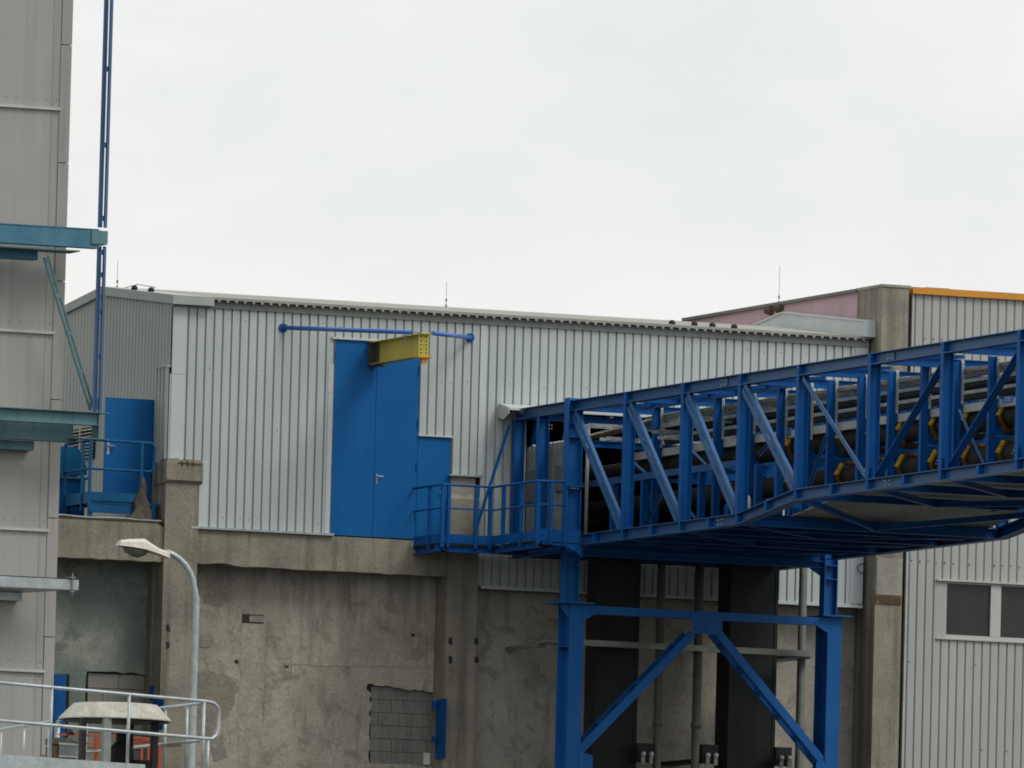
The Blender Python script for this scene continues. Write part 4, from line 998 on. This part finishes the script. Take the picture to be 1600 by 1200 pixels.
c = MB(); c.ibeam((ax + .06, -.02, FZ - .19), (ax + .06, ay, FZ - .19), Z_, .17, .12); c.ibeam((bx2 + .06, ay, FZ - .2), (bx2 + .06, by2 + .05, FZ - .2), Z_, .13, .1); c.build('deck_beam', M_BLUE, ld)
c = MB(); c.prism([(bx2 + .1, by2 + .01, FZ - .08), (NX + .05, by2 + .01, FZ - .08), (NX + .05, by2 + .01, FZ - .42), (NX - .1, by2 + .01, FZ - .30), (NX - .3, by2 + .01, FZ - .22), (bx2 + .1, by2 + .01, FZ - .2)], (0, .014, 0)); c.build('haunch_plate', M_BLUE, ld)
RZt, RZm = 18.17, 17.74
path = [(ax, -.03), (ax, ay), (bx2, ay), (bx2, by2), (cx2, by2)]
for nm, z, r_ in (('top_rail', RZt, .022), ('mid_rail', RZm, .016)):
    c = MB(); pts = []
    for i, (x, y) in enumerate(path):
        if 0 < i < len(path) - 1:
            a = Vector((path[i - 1][0], path[i - 1][1], z)); b = Vector((x, y, z)); d_ = Vector((path[i + 1][0], path[i + 1][1], z))
            pts += [b + (a - b).normalized() * .07, b + (a - b).normalized() * .02 + (d_ - b).normalized() * .02, b + (d_ - b).normalized() * .07]
        else: pts.append((x, y, z))
    c.tube(pts, r_, 10); c.build(nm, M_BLUE, ld, smooth=True)
def pxpost(px, plane):
    return onX(px, 790, ax if plane == 'a' else bx2).y if plane in 'ab' else onY(px, 790, ay if plane == 'c' else by2).x
posts = [(ax, pxpost(672, 'a')), (ax + .02, ay), (pxpost(701, 'c'), ay), (pxpost(744, 'c'), ay), (pxpost(766, 'c'), ay), (bx2, pxpost(787, 'b')), (bx2, pxpost(815, 'b')), (bx2 + .01, by2), (pxpost(861, 'd'), by2), (cx2, by2)]
for (x, y) in posts:
    c = MB(); c.bar((x, y, FZ - .2), (x, y, RZt - .02), X_, .065, .06 if x != cx2 else .03); c.build('rail_post', M_BLUE, ld)

# ================================================================== LEFT LANDING AT THE GABLE DOOR
gl_ = thing('gable_landing', 'blue platform with rounded tube railing in front of the open gable door', 'landing', (-7.5, .6, 17.28))
GY = .12
gx0 = onY(141, 700, GY).x; gx1 = onY(242, 700, GY).x; gzt = onY(141, 687, GY).z; gzm = onY(141, 732, GY).z; gy1 = 1.42
gz0 = onY(170, 783, GY).z
c = MB(); c.box(gx0, GX - .1, GY + .02, gy1, gz0 - .05, gz0); c.build('deck', M_LAND, gl_)
c = MB(); c.box(gx0, onY(215, 780, GY).x, GY, GY + .012, gz0 - .0, gz0 + .16).box(gx0 - .0, gx0 + .012, GY, gy1, gz0, gz0 + .16); c.build('kick_plate', M_LAND, gl_)
c = MB(); c.box(gx0 + .02, onY(213, 790, GY).x, GY + .03, GY + .05, gz0 - .2, gz0 - .052).box(gx0 + .02, onY(213, 790, GY).x, GY + .0, GY + .08, gz0 - .215, gz0 - .2); c.build('deck_beam', M_LAND, gl_)
for (x, y) in ((gx0 + .05, GY + .06), (gx0 + .05, gy1 - .05), (GX - .2, GY + .06)):
    c = MB(); c.box(x - .04, x + .04, y - .04, y + .04, 17.28, gz0 - .05); c.build('leg', M_LAND, gl_)
c = MB(); pts = [(gx0, gy1, gzt), (gx0, GY + .06, gzt), (gx0 + .02, GY + .02, gzt), (gx0 + .06, GY, gzt), (gx1 - .09, GY, gzt), (gx1 - .03, GY, gzt - .03), (gx1, GY, gzt - .09), (gx1, GY, gzm + .09), (gx1 - .03, GY, gzm + .03), (gx1 - .09, GY, gzm), (gx0 + .06, GY, gzm), (gx0 + .02, GY + .02, gzm), (gx0, GY + .06, gzm), (gx0, gy1, gzm)]
c.tube(pts, .024, 10); c.build('hand_rail', M_LAND, gl_, smooth=True)
for (x, y) in ((gx0 + .01, GY + .01), (onY(222, 700, GY).x, GY), (gx0, .48), (gx0, gy1)):
    c = MB(); c.box(x - .028, x + .028, y - .02, y + .02, gz0 - .18, gzt - .01); c.build('rail_post', M_LAND, gl_)
# blue fan housing behind it
fh = thing('fan_housing', 'blue box shaped machine housing with a sloping shoulder behind the landing rail', 'machine', (-8.6, 2.2, 17.28))
hy = 1.6
p0, p1, p2, p3 = onY(104, 698, hy), onY(120, 698, hy), onY(136, 732, hy), onY(136, 790, hy)
c = MB(); c.prism([(p0.x - .5, hy, 18.15), (p2.x, hy, p2.z - .12), (p2.x, hy, p2.z), ((p1.x + p2.x) / 2 + .02, hy, p1.z - .14), (p1.x + .02, hy, p1.z - .02), (p1.x - .06, hy, p1.z), (p0.x - .5, hy, p0.z)], (0, 1.1, 0)); c.build('hood', M_HOUSE, fh)
c = MB(); c.box(p0.x - .5, p2.x - .01, hy + .05, hy + 1.0, 17.29, 18.15); c.build('casing', M_DOOR, fh)
c = MB(); c.box(p0.x - .5, p2.x + .03, hy - .03, hy + 1.1, 18.13, 18.17); c.build('flange', M_TEALB, fh)
# tarpaulin tied to the post
tp = MB(); px_ = onY(222, 760, GY).x; prof = [(.05, 0), (.27, .015), (.25, .07), (.17, .14), (.15, .24), (.125, .36), (.10, .46), (.075, .58), (.045, .72), (.015, .84)]
i0 = len(tp.v); tp.lathe((px_, GY - .02, 17.29), prof, 22)
for k_, v in enumerate(tp.v):
    a = math.atan2(v.y - GY, v.x - px_); h_ = v.z - 17.29; r0_ = 1 + .16 * sn(3 * a + h_ * 12) + .20 * sn(6 * a - h_ * 17)
    v.x = px_ + (v.x - px_) * r0_ - .16 * max(0, .25 - h_) * 2 + .018 * sn(h_ * 11); v.y = GY - .02 + (v.y - GY + .02) * r0_ * .45
tag(tp.build('tarpaulin', M_TARP, smooth=True), 'crumpled brown tarpaulin tied round a post of the gable landing', 'tarpaulin')
p = onY(238, 790, .3); c = MB(); c.lathe((p.x, .4, 17.29), [(.16, 0), (.2, .06), (.18, .2), (.12, .24)], 9)
for v in c.v: v.x += .03 * sn(v.z * 31); v.y = .4 + (v.y - .4) * .6
tag(c.build('sandbag', M_TARP, smooth=True), 'brown lump of bagged debris on the ledge under the open door', 'bag')
c = MB(); pts = [(xl, -.04, 17.325)] + [(-9.2 + i * .3, -.045, 17.325 + .012 * sn(i * 1.7)) for i in range(8)] + [(-6.98, -.045, 17.32)]
c.tube(pts, .014, 6); tag(c.build('ledge_cable', M_GALV), 'pale cable lying along the edge of the concrete ledge below the landing', 'cable')

# ================================================================== WALL BITS ON THE MAIN BAY
bk = thing('wall_bracket', 'blue vertical steel plate with two box hooks beside the block infill', 'bracket', (onY(688, 1185, .2).x, .3, onY(688, 1185, .2).z))
yb_ = .22
p, q = onX(682, 1093, c2a - .02), onX(694.5, 1185, c2a - .02); c = MB(); c.box(c2a - .02, c2a - .001, q.y, p.y, q.z, p.z); c.build('plate', M_BLUE, bk)
for (a, b) in (((678, 1095), (690, 1110)), ((677.5, 1150), (689.5, 1161))):
    yb_ = .12; p, q = onY(*a, yb_), onY(*b, yb_); c = MB(); c.box(p.x, c2a - .021, yb_, yb_ + .1, q.z, p.z); c.build('box_hook', M_BLUE, bk)
    c = MB(); c.box(c2a - .06, c2a - .022, yb_ - .012, yb_ - .001, q.z + .015, p.z - .02); c.build('slot', M_DARK, bk)
bk2 = thing('wall_bracket', 'blue steel bracket half hidden behind the white vent hood in the left bay', 'bracket', (-6.97, .1, onY(245, 1110, .1).z))
yb_ = .15
p, q = onX(239, 1092, c1a - .02), onX(254, 1140, c1a - .02); c = MB(); c.box(c1a - .02, c1a - .001, q.y, p.y, q.z, p.z); c.build('plate', M_BLUE, bk2)
p, q = onY(236.5, 1071, .2), onY(248, 1094, .2); c = MB(); c.box(p.x, c1a - .001, .2, .3, q.z, p.z); c.build('box_hook', M_BLUE, bk2)
p, q = onY(662, 1176, PY + .06), onY(675, 1195, PY + .06); c = MB(); c.box(p.x, q.x, PY + .065, PY + .07, q.z, p.z)
tag(c.build('paper_notice', M_WHITE), 'small white blank sheet stuck on the block infill low on the wall', 'notice')

# ================================================================== SHAFTS AND PIPES UNDER THE BRIDGE
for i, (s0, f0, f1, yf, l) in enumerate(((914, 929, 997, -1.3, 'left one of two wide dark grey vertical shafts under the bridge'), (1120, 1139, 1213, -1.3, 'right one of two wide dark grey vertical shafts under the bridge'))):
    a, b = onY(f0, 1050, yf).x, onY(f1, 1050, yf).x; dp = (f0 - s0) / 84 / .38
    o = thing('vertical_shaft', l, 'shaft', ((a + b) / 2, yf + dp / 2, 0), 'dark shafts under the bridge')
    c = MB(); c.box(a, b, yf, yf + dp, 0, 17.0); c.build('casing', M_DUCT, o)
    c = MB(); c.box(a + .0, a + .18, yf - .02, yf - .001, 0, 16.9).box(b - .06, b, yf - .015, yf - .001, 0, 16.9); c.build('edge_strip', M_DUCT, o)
prail = thing('pipe_rail', 'dull grey horizontal steel rail crossing behind the blue tower', 'rail', (2.5, -1.7, 15.1))
p, q = onY(900, 1001, -1.75), onY(1273, 1019, -1.75)
c = MB(); c.box(p.x - .1, q.x, -1.75, -1.62, q.z - .09, q.z + .02); c.build('rail', M_PIPE, prail)
pe = onY(850, 998, -1.7); c = MB(); c.prism([(pe.x, -1.9, q.z - .02), (p.x, -1.75, q.z - .02), (p.x, -1.2, q.z - .02), (pe.x, -1.3, q.z - .02)], (0, 0, -.05)); c.box(q.x - .45, q.x, -1.6, -.02, q.z - .12, q.z - .06).box(pe.x + .1, pe.x + .2, -1.3, .4, q.z - .12, q.z - .05); c.each('end_bracket', M_GALVD, prail)
for i, (px, wd, l) in enumerate(((1030, 13, 'leftmost of three slim grey vertical pipes behind the blue tower'), (1090, 14, 'middle one of three slim grey vertical pipes, under the gusset of the tower'), (1252, 13, 'rightmost of three slim grey vertical pipes, in front of the bright sheet'))):
    x = onY(px, 1100, -1.55).x; r_ = wd / 84 / 2
    c = MB(); c.tube([(x, -1.5, 0), (x, -1.5, 17.215)], r_, 14); c.tube([(x, -1.5, 13.9), (x, -1.5, 14.0)], r_ + .02, 14); tag(c.build('vertical_pipe', M_PIPED, smooth=True), l, 'pipe', 'slim vertical pipes behind the tower')
for i, (px, py, l) in enumerate(((1008, 1180, 'leftmost dark twin roller clamp low beside the left shaft'), (1109, 1182, 'middle dark twin roller clamp low between the two shafts'), (1224, 1186, 'rightmost dark twin roller clamp low beside the right shaft'))):
    p = onY(px, py, -1.6)
    o = thing('roller_clamp', l, 'clamp', (p.x, -1.6, p.z - .15), 'roller clamps low behind the tower')
    c = MB(); c.box(p.x - .15, p.x + .17, -1.6, -1.45, p.z - .13, p.z + .22); c.build('plate', M_DUCT, o)
    for s_ in (-.06, .10):
        c = MB(); c.tube([(p.x + s_, -1.62, p.z + .02), (p.x + s_, -1.68, p.z + .02)], .05, 12); c.box(p.x + s_ - .035, p.x + s_ + .035, -1.66, -1.61, p.z - .16, p.z); c.build('roller', M_PIPE, o, smooth=False)
        c = MB(); c.tube([(p.x + s_, -1.68, p.z + .03), (p.x + s_, -1.70, p.z + .03)], .022, 8); c.build('bolt', M_WHITE, o)
    c = MB(); c.box(p.x - .2, p.x + .2, -1.44, .45, p.z - .1, p.z - .04); c.build('arm', M_DUCT, o)

# ================================================================== LAMP POST
LPY = -18
lp = thing('street_lamp', 'grey street lamp with a curved arm and a white hooded head', 'street lamp', (onY(304, 1190, LPY).x, LPY, 0))
bx_ = onY(305, 1000, LPY).x; zt = onY(305, 935, LPY).z
arm = [(303.5, 918), (301, 905), (296, 893), (289, 882), (280, 873), (270, 866.5), (259, 862)]
pts = [(bx_, LPY, 0), (bx_, LPY, zt - 3), (bx_, LPY, zt)] + [tuple(onY(a, b, LPY)) for a, b in arm]
c = MB(); c.tube(pts, [.085, .062, .056] + [.054] * 4 + [.05] * 3, 14); c.build('pole', M_GALV, lp, smooth=True)
def hp(px, py): return onY(px, py, LPY)
hd = MB()
secs = [((262.5, 862), (262, 872.5), .11), ((247, 857), (247, 866.5), .135), ((224, 842), (223, 859), .17), ((200, 842.5), (200, 855), .17), ((187, 844), (184, 852.5), .12)]
rings = []
for (ax_, ay_), (bx3, by3), wd in secs:
    t_, b_ = hp(ax_, ay_), hp(bx3, by3)
    rings.append([b_ + Vector((0, -wd, 0)), t_.lerp(b_, .35) + Vector((0, -wd * .85, 0)), t_ + Vector((0, -wd * .35, 0)), t_ + Vector((0, wd * .35, 0)), t_.lerp(b_, .35) + Vector((0, wd * .85, 0)), b_ + Vector((0, wd, 0))])
i0 = len(hd.v)
for r_ in rings: hd.v += r_
for k_ in range(len(rings) - 1):
    for j in range(6):
        a = i0 + k_ * 6 + j; b = i0 + k_ * 6 + (j + 1) % 6; hd.f.append((a, b, b + 6, a + 6)); hd.mi.append(0)
hd.f.append(tuple(i0 + j for j in range(6))); hd.f.append(tuple(i0 + (len(rings) - 1) * 6 + j for j in range(6))); hd.mi += [0, 0]
hd.build('lamp_head', M_LAMPH, lp)
ln = MB(); a, b, lo_ = hp(190, 853), hp(232, 861.5), hp(212, 871)
mid1, mid2 = hp(200, 862), hp(222, 869)
for s_ in (1,):
    i0 = len(ln.v); secs2 = [(a, .02, 0), (hp(196, 857), .09, .0), (hp(205, 859), .12, .0), (hp(216, 861), .12, 0), (hp(226, 862), .09, 0), (b, .02, 0)]
    dep = [.01, .07, .11, .115, .07, .01]
    for (cpt, wd, _), dp in zip(secs2, dep):
        for j in range(7):
            an = math.pi * j / 6; ln.v.append(cpt + Vector((0, cs(an) * wd, -sn(an) * dp)))
    for k_ in range(5):
        for j in range(6): ln.f.append((i0 + k_ * 7 + j, i0 + k_ * 7 + j + 1, i0 + (k_ + 1) * 7 + j + 1, i0 + (k_ + 1) * 7 + j)); ln.mi.append(0)
ln.build('lens', M_PIPE, lp, smooth=True)

# ================================================================== ROOF DECK IN FRONT WITH GUARD RAILS
P0 = onY(320, 1097, -41.0); DL = R(22)
un = Vector((-cs(DL), -sn(DL), 0)); nn = Vector((-sn(DL), cs(DL), 0))
def onN(px, py, off=0.0): return onP(px, py, P0 + nn * off, nn)
dk = thing('deck_building', 'low flat roofed block in the lower left corner carrying galvanised railings', 'building', (P0.x - 3, P0.y + 2, 0))
e0, e1 = onN(-120, 1181, -.08), onN(227, 1194.5, -.08); dz = (e0.z + e1.z) / 2
c = MB(); c.prism([(e0.x, e0.y, e1.z), (e1.x, e1.y, e1.z), (e1.x, e1.y + 6.5, e1.z), (e0.x, e0.y + 6.5, e1.z)], (0, 0, -.35)); c.build('roof_curb', M_GALV, dk)
ez = onN(320, 1206).z
c = MB(); c.prism([(e0.x, e0.y, 0), (P0.x + .15, P0.y - .2, 0), (P0.x + .15, P0.y + 7, 0), (e0.x, e0.y + 8.5, 0)], (0, 0, min(ez, e1.z - .36))); c.build('wall', M_CONC, dk)
gr = thing('guard_rail', 'galvanised tube guard rail with a rounded end along the front of the low roof', 'railing', tuple(onN(200, 1190)))
t0, t1 = onN(-120, 1056), onN(322, 1096)
m0, m1 = onN(-120, 1116), onN(322, 1154)
loop = [onN(334, 1098.5), onN(340.5, 1105), onN(342, 1114), onN(341.5, 1140), onN(338, 1149), onN(331, 1154.5)]
c = MB(); c.tube([t0, t1] + loop + [m1, m0], .026, 12); c.build('rail_tube', M_GALV, gr, smooth=True)
for px, pt_, pb_ in ((-60, 1062, 1186), (81, 1075, 1191), (202, 1085.5, 1199), (319, 1097, 1225), (325, 1157, 1225)):
    a, b = onN(px, pt_), onN(px - (3 if px != 325 else 2), pb_); b.x = a.x; b.y = a.y
    c = MB(); c.tube([a, b], .024, 10); c.build('post', M_GALV, gr, smooth=True)
    c = MB(); c.box(b.x - .1, b.x + .1, b.y - .06, b.y + .06, b.z - .005, b.z + .012); c.build('base_plate', M_GALV, gr)
g2 = thing('guard_rail', 'galvanised guard rail running back behind the white vent hood', 'railing', (P0.x, P0.y + 3, P0.z - 1.1))
bx5 = P0.x
a0, a1 = onX(318, 1098.5, bx5), onX(98, 1124, bx5); b0, b1 = onX(315, 1157, bx5), onX(98, 1179.5, bx5)
lp2 = [onX(90, 1128, bx5), onX(87, 1136, bx5), onX(87, 1168, bx5), onX(90, 1177, bx5)]
c = MB(); c.tube([a0, a1] + lp2 + [b1, b0], .024, 10); c.build('rail_tube', M_GALV, g2, smooth=True)
for px, pt_ in ((293, 1101), (259, 1105), (200, 1112), (135, 1120), (92, 1126)):
    a = onX(px, pt_, bx5); c = MB(); c.tube([a, (a.x, a.y, a.z - 1.15)], .022, 8); c.build('post', M_GALV, g2, smooth=True)
g3 = thing('guard_rail', 'galvanised guard rail slanting into the lower left corner in front of the grey building', 'railing', tuple(onX(40, 1190, P0.x - 1.9)))
bx6 = P0.x - 1.9
c = MB(); c.tube([onX(80, 1127.5, bx6), onX(-80, 1152, bx6)], .024, 10); c.tube([onX(80, 1186, bx6), onX(-80, 1196, bx6)], .018, 8); c.build('rail_tube', M_GALV, g3, smooth=True)
for px, pt_ in ((77, 1129), (38, 1134), (2, 1142)):
    a = onX(px, pt_, bx6); c = MB(); c.tube([a, (a.x, a.y, a.z - .75)], .02, 8); c.build('post', M_GALV, g3, smooth=True)
# vent hood
HY = P0.y + 1.15
vc = onY(180, 1125, HY); sc_ = 1 / (FPX / (vc - CAM).dot(FW))
rb, rt_ = 88.5 * sc_, 66 * sc_
vh = thing('vent_hood', 'weathered white rain hood on dark legs standing on the low roof behind the railing', 'vent hood', (vc.x, HY, e1.z))
zb0 = vc.z
c = MB(); c.lathe((vc.x, HY, zb0), [(rb, 0), (rb + .01, -.012), (rb + .012, .004), (rt_, 24.5 * sc_), (rt_ * .9, 25.2 * sc_)], 18, .1); c.build('lid', M_HOOD, vh)
c = MB(); c.lathe((vc.x, HY, zb0 - .03), [(rb - .05, 0), (rb - .05, .012)], 18, .1); c.build('underside', M_DUCT, vh)
for px, wd, yy, m_ in ((131, 8, -.5, M_DUCT), (168, 11, -.75, M_GALVD), (243, 8, -.35, M_DUCT), (205, 7, .6, M_DUCT)):
    x = onY(px, 1160, HY + yy).x; w_ = wd * sc_ / 2 / .93
    c = MB(); c.box(x - w_, x + w_, HY + yy, HY + yy + .12, e1.z, zb0 - .02); c.build('leg', m_, vh)
c = MB(); x = onY(190, 1170, HY + .2).x; c.lathe((x, HY + .2, e1.z), [(.16, 0), (.2, .2), (.17, .35), (.09, .42), (.09, .6)], 10); c.box(x + .15, x + .4, HY, HY + .2, e1.z, e1.z + .15); c.build('vent_pipe', M_RUB, vh)
# orange frame and mesh crate
OYF = P0.y + 4.6
of = thing('orange_frame', 'orange red steel pipe frame behind the vent hood', 'steel frame', (onY(180, 1195, OYF).x, OYF, e1.z))
def obar(name, a, b, r_=.015, dy=0.0):
    c = MB(); c.bar(onY(*a, OYF + dy), onY(*b, OYF + dy), Y_ , r_ * 2, r_ * 2); c.build(name, M_RED, of)
obar('top_bar', (92, 1147.5), (158, 1150)); obar('top_bar', (177, 1150), (243, 1155), .018)
obar('cross_bar', (133, 1162), (158, 1163)); obar('cross_bar', (206, 1164), (252, 1160), .014); obar('cross_bar', (200, 1160), (243, 1156), .012, .3)
for px, y0_, w_ in ((151, 1151, .028), (195, 1168, .018), (222, 1165, .014), (233.5, 1165, .026), (250, 1160, .018)): obar('upright', (px, y0_), (px - 1, 1204), w_)
obar('foot_bar', (228, 1198), (252, 1200), .014)
c = MB(); c.bar(onY(252, 1165, OYF), onY(282, 1164, OYF), Y_, .05, .018); c.build('side_arm', M_RUST, of)
c = MB(); p = onY(110, 1146, OYF); c.tube([onY(105, 1148, OYF), onY(109, 1142, OYF), onY(116, 1148, OYF)], [.03, .06, .02], 8); c.build('valve_handle', M_BLACK, of)
mc = thing('mesh_crate', 'small wire mesh crate with a sagging brown cover beside the orange frame', 'crate', (onY(107, 1185, OYF + .4).x, OYF + .4, e1.z))
YM = OYF + .3
a, b = onY(93, 1162, YM), onY(122, 1183, YM)
c = MB(); n = 12
for i in range(n + 1):
    t = i / n * 1.3 - .35; t0_, t1_ = max(t, 0), min(t + .35, 1); W_, H_ = b.x - a.x, a.z - b.z
    if t1_ - t0_ < .02: continue
    u0_, u1_ = (t0_ - t) / .35, (t1_ - t) / .35
    c.bar((a.x + W_ * t0_, YM, b.z + H_ * u0_), (a.x + W_ * t1_, YM, b.z + H_ * u1_), Y_, .006, .006)
    c.bar((a.x + W_ * t0_, YM + .007, a.z - H_ * u0_), (a.x + W_ * t1_, YM + .007, a.z - H_ * u1_), Y_, .006, .006)
c.box(a.x - .01, b.x + .01, YM - .01, YM + .01, a.z - .01, a.z + .012).box(a.x - .01, b.x + .01, YM - .01, YM + .01, b.z - .01, b.z + .01); c.build('mesh', M_GALV, mc)
c = MB(); c.box(a.x, b.x, YM + .1, YM + .6, e1.z, a.z - .02); c.build('content', M_RUST, mc)
q1, q2, q3 = onY(92, 1152, YM), onY(108, 1152, YM), onY(123, 1161, YM)
c = MB(); c.prism([(q1.x, YM, a.z), (q3.x, YM, a.z), (q3.x, YM, q3.z), (q2.x + .05, YM, q2.z - .02), (q1.x, YM, q1.z)], (0, .6, 0)); c.build('cover', M_TARP, mc)
bx9 = onY(124, 1156, OYF + .2)
